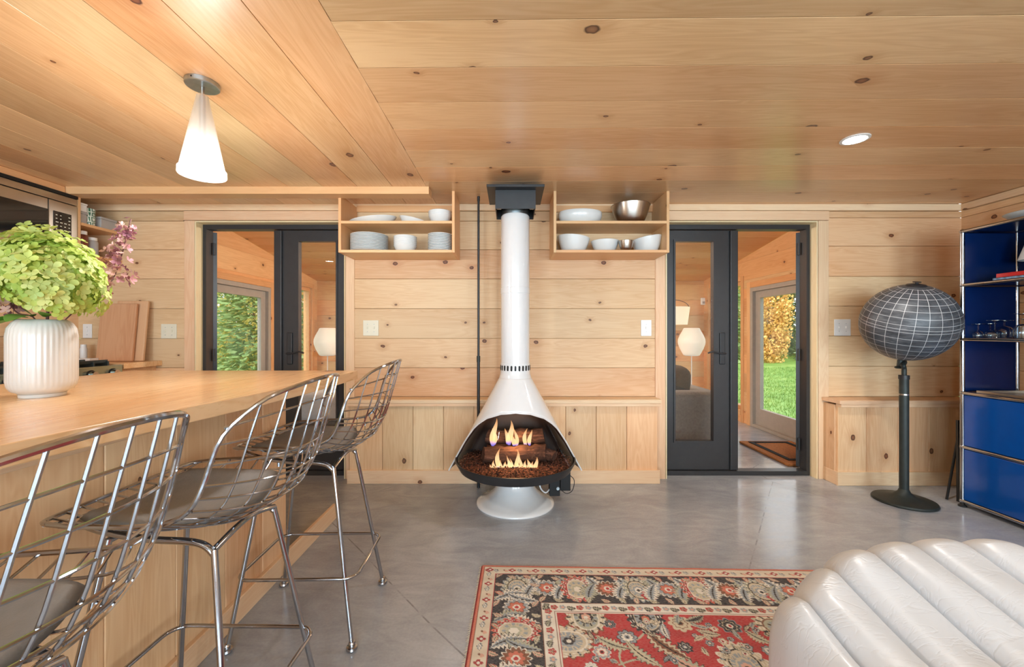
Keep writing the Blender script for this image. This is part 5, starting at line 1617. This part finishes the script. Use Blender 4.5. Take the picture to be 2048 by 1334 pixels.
plo3 = bpy.data.objects.new('pendant_light', pl3); COL.objects.link(plo3); plo3.location = (-1.257, 1.683, ZC - .52)
def downlight(x, y, label, power):
    t = thing('downlight', label, 'lamp', (x, y, ZC), group='recessed ceiling downlights')
    MB().lathe([(.052, -.0005), (.066, -.0005), (.066, -.004), (.052, -.006)], 40).build('trim_ring', M['plate_white'], t, smooth=True)
    MB().lathe([(0, -.0045), (.053, -.0045), (.053, -.001), (0, -.001)], 40).build('lens', M['lamp_white'], t, smooth=True)
    l = bpy.data.lights.new('downlight_beam', 'SPOT'); l.energy = power; l.spot_size = math.radians(150); l.spot_blend = .8; l.shadow_soft_size = .05; l.color = (1, .96, .90)
    o = bpy.data.objects.new('downlight_beam', l); COL.objects.link(o); o.location = (x, y, ZC - .02)
downlight(1.817, 2.176, 'glowing round downlight in the ceiling in front of the right door', 60)
downlight(1.817, -.4, 'added unseen downlight in the ceiling behind the viewer on the right', 30)  # this and the next two are out of view, added to brighten the room
downlight(-.20, -1.2, 'added unseen downlight in the ceiling behind the viewer in the middle', 30)
downlight(-2.6, .9, 'added unseen downlight over the stove side of the kitchen', 25)

# ================================================================== WHITE LOUNGE
lg = thing('leather_lounge', 'white leather channel-quilted lounge on the rug', 'lounge', (1.25, .9, 0))
vx = [.80, .96, 1.13, 1.29, 1.455, 1.615, 1.775]
def yfar(x): return interp(x, [.69, .80, .96, 1.13, 1.29, 1.455, 1.60, 1.775], [1.10, 1.185, 1.285, 1.345, 1.372, 1.374, 1.350, 1.27])
def zs_(yy): return interp(yy, [-.6, .5, .95, 1.32], [.36, .365, .395, .487])
YN = -.55
def along(x, t):
    """point on the seat path: flat, then a rolled-over end going down; t in 0..1 -> (y, z, ny, nz)"""
    yf = yfar(x); rb = .085
    if t < .72:
        yy = YN + (yf - rb - YN) * (t / .72)
        return yy, zs_(yy), 0.0, 1.0
    z0 = zs_(yf - rb)
    if t < .90:
        th = (t - .72) / .18 * PI / 2
        return yf - rb + rb * math.sin(th), z0 - rb * (1 - math.cos(th)), math.sin(th), math.cos(th)
    return yf, z0 - rb - (z0 - rb - .10) * (t - .90) / .10, 1.0, 0.0
NT_ = 76
tt = sorted(list(np.linspace(0, .72, 46)) + list(np.linspace(.733, .90, 20)) + list(np.linspace(.91, 1.0, 10)))
for k in range(6):
    xa, xb = vx[k], vx[k + 1]
    def P(i, j, xa=xa, xb=xb, k=k):
        u = -1 + 2 * i / 20.0
        x = (xa + xb) / 2 + u * (xb - xa) / 2
        y_, z_, ny, nz = along(x, tt[j])
        wob = 1 + .10 * math.sin(9 * y_ + 2.1 * k) + .06 * math.sin(21 * y_ + 1.3 * k + 2 * u)
        b_ = (.036 * (1 - abs(u) ** 2.6) ** .75 if abs(u) < 1 else 0) * wob - .016 * abs(u) ** 14
        pinch = .005 * math.sin(60 * y_ + k) * abs(u) ** 6 * (1 - abs(u))
        return (x - 1.25, y_ + ny * b_ * .7 - .9, z_ + nz * b_ + pinch)
    MB().grid(P, 21, len(tt)).build('channel', M['leather_white'], lg, smooth=80)
# the outer roll turns down over the side
sec = catmull([(.800, 0, 0), (.790, 0, .020), (.762, 0, .034), (.728, 0, .022), (.704, 0, -.020), (.692, 0, -.09), (.690, 0, -.17), (.700, 0, -.26)], 4)
def P0(i, j):
    s_ = sec[i]; a_ = i / (len(sec) - 1)
    yf_ = 1.185 - .10 * a_ ** 1.2; rb = .085
    t = tt[j]
    if t < .72: y_ = YN + (yf_ - rb - YN) * t / .72; dz = 0
    else:
        th = min(1, (t - .72) / .18) * PI / 2
        y_ = yf_ - rb + rb * math.sin(th); dz = -rb * (1 - math.cos(th))
    z_ = zs_(y_ if t < .72 else yf_ - rb) + s_.z + dz
    x_ = s_.x + (.02 * max(0, (t - .72) / .28) * a_)
    if t > .90: z_ = z_ + (.10 - z_) * (t - .90) / .10
    return (x_ - 1.25, y_ - .9, max(z_, .10))
MB().grid(P0, len(sec), len(tt)).build('channel', M['leather_white'], lg, smooth=80)
bs = MB()
bs.add([(.72 - 1.25, -.5 - .9, .10), (1.74 - 1.25, -.5 - .9, .10), (1.74 - 1.25, 1.15 - .9, .10), (.80 - 1.25, 1.02 - .9, .10), (.72 - 1.25, -.5 - .9, .27), (1.74 - 1.25, -.5 - .9, .27), (1.74 - 1.25, 1.15 - .9, .31), (.80 - 1.25, 1.02 - .9, .31)], [(0, 3, 2, 1), (4, 5, 6, 7), (0, 1, 5, 4), (1, 2, 6, 5), (2, 3, 7, 6), (3, 0, 4, 7)])
bs.build('base', M['leather_white'], lg, bevel=.03, seg=3)
for x_, y_ in ((-.45, -1.3), (.40, -1.3), (-.38, .08), (.40, .20)):
    MB().tube([(x_, y_, .012), (x_, y_, .12)], .02, 12).build('foot', M['chrome'], lg, smooth=True)

# ================================================================== RUG
def make_rug():
    W_, L_ = 2.15, 2.5
    s = np.concatenate([np.arange(0, 1.56, .003), np.arange(1.56, W_ + .001, .01)])
    t = np.concatenate([np.arange(0, .80, .003), np.arange(.80, L_ + .001, .012)])
    S, Tt = np.meshgrid(s, t)
    col = np.zeros(S.shape + (3,))
    C = {k: np.array(lin(v)) for k, v in dict(navy=(48, 50, 60), cream=(204, 192, 168), red=(182, 58, 64), red2=(160, 48, 56), blue=(150, 160, 168), salmon=(204, 116, 98), brown=(128, 84, 66), white=(226, 221, 210), green=(178, 178, 158), dark=(38, 36, 42), pink=(214, 168, 150)).items()}
    # distance to the nearest edge; border coordinates
    e = np.minimum(np.minimum(S, W_ - S), np.minimum(Tt, L_ - Tt))
    rg = np.random.RandomState(4)
    noise = (np.sin(S * 37 + 3 * np.sin(Tt * 21)) + np.sin(Tt * 53 + 2 * np.sin(S * 31))) * .5
    def put(mask, c): col[mask] = C[c] if isinstance(c, str) else c
    put(e >= 0, 'red')
    fld = e > .345
    col[fld] = (C['red'] * (1 + .10 * noise[fld])[:, None])
    put(e < .345, 'white'); put(e < .338, 'brown'); put(e < .334, 'white')
    put(e < .285, 'brown'); put(e < .280, 'navy')
    m_ = e < .278
    col[(e > .075) & m_] = C['navy']
    put(e < .077, 'red'); put(e < .073, np.array(lin((214, 204, 186)))); put(e < .020, 'brown'); put(e < .017, 'salmon'); put(e < .008, 'red2')
    # --- motif painters (work on a window of the grid)
    def win(cx, cy, R):
        i0, i1 = np.searchsorted(s, [cx - R, cx + R]); j0, j1 = np.searchsorted(t, [cy - R, cy + R])
        return slice(j0, j1), slice(i0, i1)
    def polar(cx, cy, R, rot=0, sx=1, sy=1):
        w = win(cx, cy, R * 1.5)
        x, y = S[w] - cx, Tt[w] - cy
        c_, s_ = math.cos(rot), math.sin(rot)
        u, v = (c_ * x + s_ * y) / sx, (-s_ * x + c_ * y) / sy
        return w, np.hypot(u, v), np.arctan2(v, u)
    def lobed(cx, cy, R, n_, amp, c, rot=0, sx=1, sy=1, lim=None):
        w, r, a = polar(cx, cy, R, rot, sx, sy)
        m = r < R * (1 + amp * np.abs(np.cos(n_ * a / 2)) - amp / 2)
        if lim is not None: m &= lim[w]
        sub = col[w]; sub[m] = C[c]; col[w] = sub
    def rosette(cx, cy, R, cols, n_=12, lim=None):
        for f, c, k in zip((1.0, .90, .66, .58, .30, .16), cols, (n_, n_, 8, 8, 6, 1)):
            lobed(cx, cy, R * f, k, .30 if f > .5 else .2, c, lim=lim)
    def palmette(cx, cy, R, rot, cols, lim=None):
        for f, c, k, off in ((1.0, cols[0], 18, 0), (.92, cols[1], 18, 0), (.70, cols[2], 2, .05), (.64, cols[3], 2, .05), (.34, cols[4], 8, .12), (.22, cols[5], 6, .12), (.10, cols[2], 1, .12)):
            lobed(cx + off * R * math.cos(rot), cy + off * R * math.sin(rot), R * f, k, .22, c, rot, 1.18, .95, lim)
            if f == .92:
                striped(cx, cy, R * .74, R * .95, 15, 'white', 'dark', rot, 1.18, .95, lim); striped(cx, cy, R * .80, R * .90, 15, cols[1], cols[4], rot, 1.18, .95, lim)
            if f == .64:
                striped(cx + off * R * math.cos(rot), cy + off * R * math.sin(rot), R * .40, R * .58, 9, 'blue', cols[4], rot, 1.18, .95, lim)
    def striped(cx, cy, R0, R1, n_, c1, c2, rot=0, sx=1, sy=1, lim=None):
        w, r, a = polar(cx, cy, R1, rot, sx, sy)
        ring = (r > R0) & (r < R1)
        if lim is not None: ring &= lim[w]
        k_ = np.cos(n_ * a)
        sub = col[w]; sub[ring & (k_ > .1)] = C[c1]; sub[ring & (k_ < -.75)] = C[c2]; col[w] = sub
    def leafm(cx, cy, L, Wd, rot, c1, c2, curve=.35, lim=None):
        w, r, a = polar(cx, cy, L)
        u = r * np.cos(a - rot) / L; v = r * np.sin(a - rot) / L
        v2 = v - curve * (.25 - u * u)
        hw = Wd / L * np.clip(1 - (2 * np.abs(u)) ** 1.7, 0, 1) * (1 + .30 * np.sin(u * 60))
        for f, c in ((1.0, 'dark'), (.86, c1), (.45, c2), (.10, 'dark')):
            m = (np.abs(u) < .5) & (np.abs(v2) < hw * f)
            if lim is not None: m &= lim[w]
            sub = col[w]; sub[m] = C[c]; col[w] = sub
    def vine(pts, c, wd, lim):
        P = np.array(pts)
        for (x, y) in P:
            w = win(x, y, wd * 2)
            m = (np.hypot(S[w] - x, Tt[w] - y) < wd) & lim[w]
            sub = col[w]; sub[m] = C[c]; col[w] = sub
    main = (e > .080) & (e < .277)
    g1 = (e > .022) & (e < .071)
    g2 = (e > .288) & (e < .332)
    fld = e > .347
    # map a border run: far edge (along s) and left edge (along t)
    def run_far(q): return (q, .178, 0.0)
    def run_left(q): return (.178, q, PI / 2)
    for run, n_, start in ((run_far, 9, .178), (run_left, 10, .178)):
        q = start; k = 0
        # vine first
        qs = np.arange(start, start + 2.2, .002)
        vp = [((x, .178 + .045 * math.sin((x - start) * 2 * PI / .27)) if run is run_far else (.178 + .045 * math.sin((x - start) * 2 * PI / .27), x)) for x in qs]
        vine(vp, 'green', .0035, main)
        while q < start + 2.2:
            x, y, r0 = run(q)
            kk = k % 4
            if run is run_left and k == 0: pass
            elif kk == 0: palmette(x, y, .072, r0 + PI / 2 * (1 if run is run_far else 1), ('blue', 'green', 'dark', 'cream', 'blue', 'white'), main); rosette(x + (.035 if run is run_far else .0), y + (.045 if run is run_far else .04), .03, ('red', 'red', 'white', 'white', 'red', 'cream'), 8, main)
            elif kk == 2: palmette(x, y, .075, r0 + PI / 2, ('salmon', 'red', 'white', 'cream', 'green', 'white'), main)
            else: rosette(x, y, .052, ('white', 'blue' if kk == 1 else 'brown', 'brown', 'salmon', 'white', 'red'), 14, main)
            for sg in (-1, 1):
                lx, ly, _ = run(q + .135 / 2 * 1.0 + .0)
                off = sg * .048
                if run is run_far: leafm(lx, ly + off * .55, .150, .036, PI / 2 + sg * .35, 'white' if (k + sg) % 3 else 'green', 'blue', .45 * sg, main)
                else: leafm(lx + off * .55, ly, .150, .036, sg * .35, 'white' if (k + sg) % 3 else 'green', 'blue', .45 * sg, main)
            q += .1365; k += 1
        # small buds against the guards
        for q in np.arange(start - .09, start + 2.2, .068):
            for off, c in ((.097 + .006 * math.sin(q * 40), 'pink' if int(q / .068) % 3 else 'salmon'), (.260, 'green' if int(q / .068) % 2 else 'pink')):
                x, y = (q, off) if run is run_far else (off, q)
                leafm(x, y, .05, .012, 6.0 * math.sin(q * 31), c, 'cream', .4, main)
        # guards
        i = 0
        for q in np.arange(.04, 2.4, .038):
            x, y = (q, .046) if run is run_far else (.046, q)
            if i % 3 == 0: lobed(x, y, .012, 4, .5, 'red2', 0, 1.2, 1, g1); lobed(x, y, .006, 4, .3, 'white', lim=g1)
            elif i % 3 == 1: leafm(x, y, .040, .010, .7 + (0 if run is run_far else .9), 'blue', 'white', .3, g1)
            else: lobed(x, y, .005, 4, .3, 'brown', lim=g1); lobed(x + .01, y + .006, .008, 3, .5, 'pink', lim=g1)
            i += 1
        i = 0
        for q in np.arange(.30, 2.4, .036):
            x, y = (q, .310) if run is run_far else (.310, q)
            if i % 3 == 0: leafm(x, y, .045, .012, .3 + (0 if run is run_far else PI / 2), 'dark', 'green', .6, g2)
            elif i % 3 == 1: rosette(x, y, .014, ('red', 'red', 'cream', 'red2', 'cream', 'dark'), 5, g2)
            else: lobed(x, y, .012, 5, .4, 'blue', lim=g2); lobed(x, y, .006, 4, .3, 'pink', lim=g2)
            i += 1
    # --- field
    rr = random.Random(8)
    for k in range(9):
        x0_, y0_ = rr.uniform(.4, 1.6), rr.uniform(.40, 1.2)
        a0 = rr.uniform(0, 6); pts = []
        x, y, a = x0_, y0_, a0
        for i in range(180):
            a += .018 * math.sin(i * .035 + a0) * 2
            x += .0025 * math.cos(a); y += .0025 * math.sin(a)
            pts.append((x, y))
        vine(pts, 'green', .0038, fld)
    palmette(.46, .36, .085, PI / 2, ('brown', 'cream', 'white', 'green', 'navy', 'pink'), fld)
    palmette(.365, .50, .085, 0, ('brown', 'cream', 'white', 'cream', 'blue', 'navy'), fld)
    palmette(.70, .365, .075, PI / 2, ('navy', 'navy', 'cream', 'blue', 'dark', 'salmon'), fld)
    palmette(.98, .60, .088, PI / 2, ('white', 'cream', 'dark', 'cream', 'blue', 'pink'), fld)
    palmette(1.22, .42, .085, .6, ('green', 'cream', 'brown', 'green', 'dark', 'salmon'), fld)
    palmette(1.36, .62, .09, 2.2, ('green', 'green', 'dark', 'cream', 'red', 'dark'), fld)
    palmette(.56, .82, .12, 1.2, ('cream', 'green', 'brown', 'cream', 'navy', 'pink'), fld)
    for (x, y, R, cs) in [(.60, .475, .036, ('navy', 'blue', 'navy', 'white', 'blue', 'navy')), (.83, .395, .042, ('cream', 'cream', 'brown', 'cream', 'brown', 'dark')), (1.02, .405, .040, ('blue', 'navy', 'cream', 'navy', 'white', 'red')), (.49, .55, .030, ('white', 'blue', 'pink', 'white', 'red', 'dark')),
                          (.80, .52, .026, ('navy', 'navy', 'white', 'navy', 'blue', 'white')), (.44, .62, .022, ('blue', 'white', 'blue', 'white', 'blue', 'navy')), (.55, .405, .022, ('blue', 'navy', 'blue', 'navy', 'white', 'red')), (1.10, .53, .024, ('navy', 'blue', 'navy', 'white', 'blue', 'navy')), (.90, .80, .034, ('cream', 'blue', 'navy', 'cream', 'red', 'white'))]:
        rosette(x, y, R, cs, 8, fld)
    for (x, y, L, wd, r0, a_, b_) in [(.54, .50, .14, .026, .5, 'cream', 'green'), (.64, .55, .16, .026, .9, 'green', 'cream'), (.74, .50, .20, .034, .9, 'cream', 'brown'), (.80, .60, .20, .034, .6, 'green', 'pink'), (.76, .44, .09, .02, 1.6, 'blue', 'white'), (.92, .44, .09, .022, .3, 'green', 'cream'), (.90, .36, .10, .02, -.4, 'green', 'navy'), (1.10, .46, .10, .024, .8, 'cream', 'green'), (1.13, .60, .14, .03, .2, 'cream', 'navy'), (1.22, .55, .14, .03, 1.0, 'green', 'brown'), (.44, .72, .18, .034, 1.3, 'green', 'cream'), (.68, .70, .18, .03, .2, 'cream', 'green')]:
        leafm(x, y, L, wd, r0, a_, b_, .4, fld)
    for k in range(150):
        x, y = rr.uniform(.37, 1.5), rr.uniform(.37, .95)
        if rr.random() < .5: leafm(x, y, rr.uniform(.03, .07), .011, rr.uniform(0, 3), rr.choice(['green', 'cream', 'navy']), rr.choice(['blue', 'cream']), .3, fld)
        else: rosette(x, y, rr.uniform(.010, .018), rr.choice([('navy', 'blue', 'white', 'navy', 'white', 'red'), ('cream', 'cream', 'navy', 'white', 'red', 'dark')]), 6, fld)
    # woven abrash: soft streaks of wear along the weft
    ab = 1 + .06 * np.sin(Tt * 90 + 2 * np.sin(S * 9)) * np.sin(S * 13 + Tt * 7)
    col *= ab[..., None]
    nj, ni = S.shape
    X = S; Y = -Tt; Z = np.full(S.shape, .0095) + .0006 * noise
    Z = np.where(e < .004, .002, Z)
    verts = np.stack([X, Y, Z], -1).reshape(-1, 3)
    idx = np.arange(nj * ni).reshape(nj, ni)
    q = np.stack([idx[:-1, :-1], idx[1:, :-1], idx[1:, 1:], idx[:-1, 1:]], -1).reshape(-1, 4)
    me = bpy.data.meshes.new('pile')
    me.vertices.add(len(verts)); me.vertices.foreach_set('co', verts.ravel())
    me.loops.add(q.size); me.loops.foreach_set('vertex_index', q.ravel().astype(np.int32))
    me.polygons.add(len(q)); me.polygons.foreach_set('loop_start', np.arange(0, q.size, 4, dtype=np.int32))
    me.polygons.foreach_set('loop_total', np.full(len(q), 4, dtype=np.int32))
    me.update(calc_edges=True)
    at_ = me.color_attributes.new('rug', 'FLOAT_COLOR', 'POINT')
    rgba = np.ones((nj * ni, 4), dtype=np.float32); rgba[:, :3] = np.clip(col.reshape(-1, 3), 0, 1)
    at_.data.foreach_set('color', rgba.ravel())
    me.polygons.foreach_set('use_smooth', np.ones(len(q), dtype=bool))
    me.validate()
    p = Vector(((963 - PX) * 2.058 / FPX, 2.058, 0))
    r = thing('rug', 'red and navy Persian style rug with flowered borders', 'rug', p, math.radians(-1.4))
    link_mesh('pile', me, M['rug_wool'], r)
    MB().box(.004, W_ - .004, -L_ + .004, -.004, .001, .004).build('backing', M['coir'], r)
    rgf = random.Random(2)
    fr = MB()
    for k in range(int(L_ / .008)):
        y_ = -.004 - k * .008
        fr.add([(0, y_, .006), (0, y_ - .005, .006), (-.012 + rgf.uniform(-.004, .004), y_ - .0025 + rgf.uniform(-.004, .004), .0015)], [(0, 1, 2)])
    f_ = link_mesh('fringe', fr.mesh('fringe', fix=False), M['plate_plastic'], r); f_['kind'] = 'stuff'
make_rug()

# these glow but are not sampled as lamps (each has its own lamp beside it)
for n_ in ('flame', 'bubble_shade', 'drum_shade', 'bulb', 'lamp_white'):
    MATS[n_].cycles.emission_sampling = 'NONE'
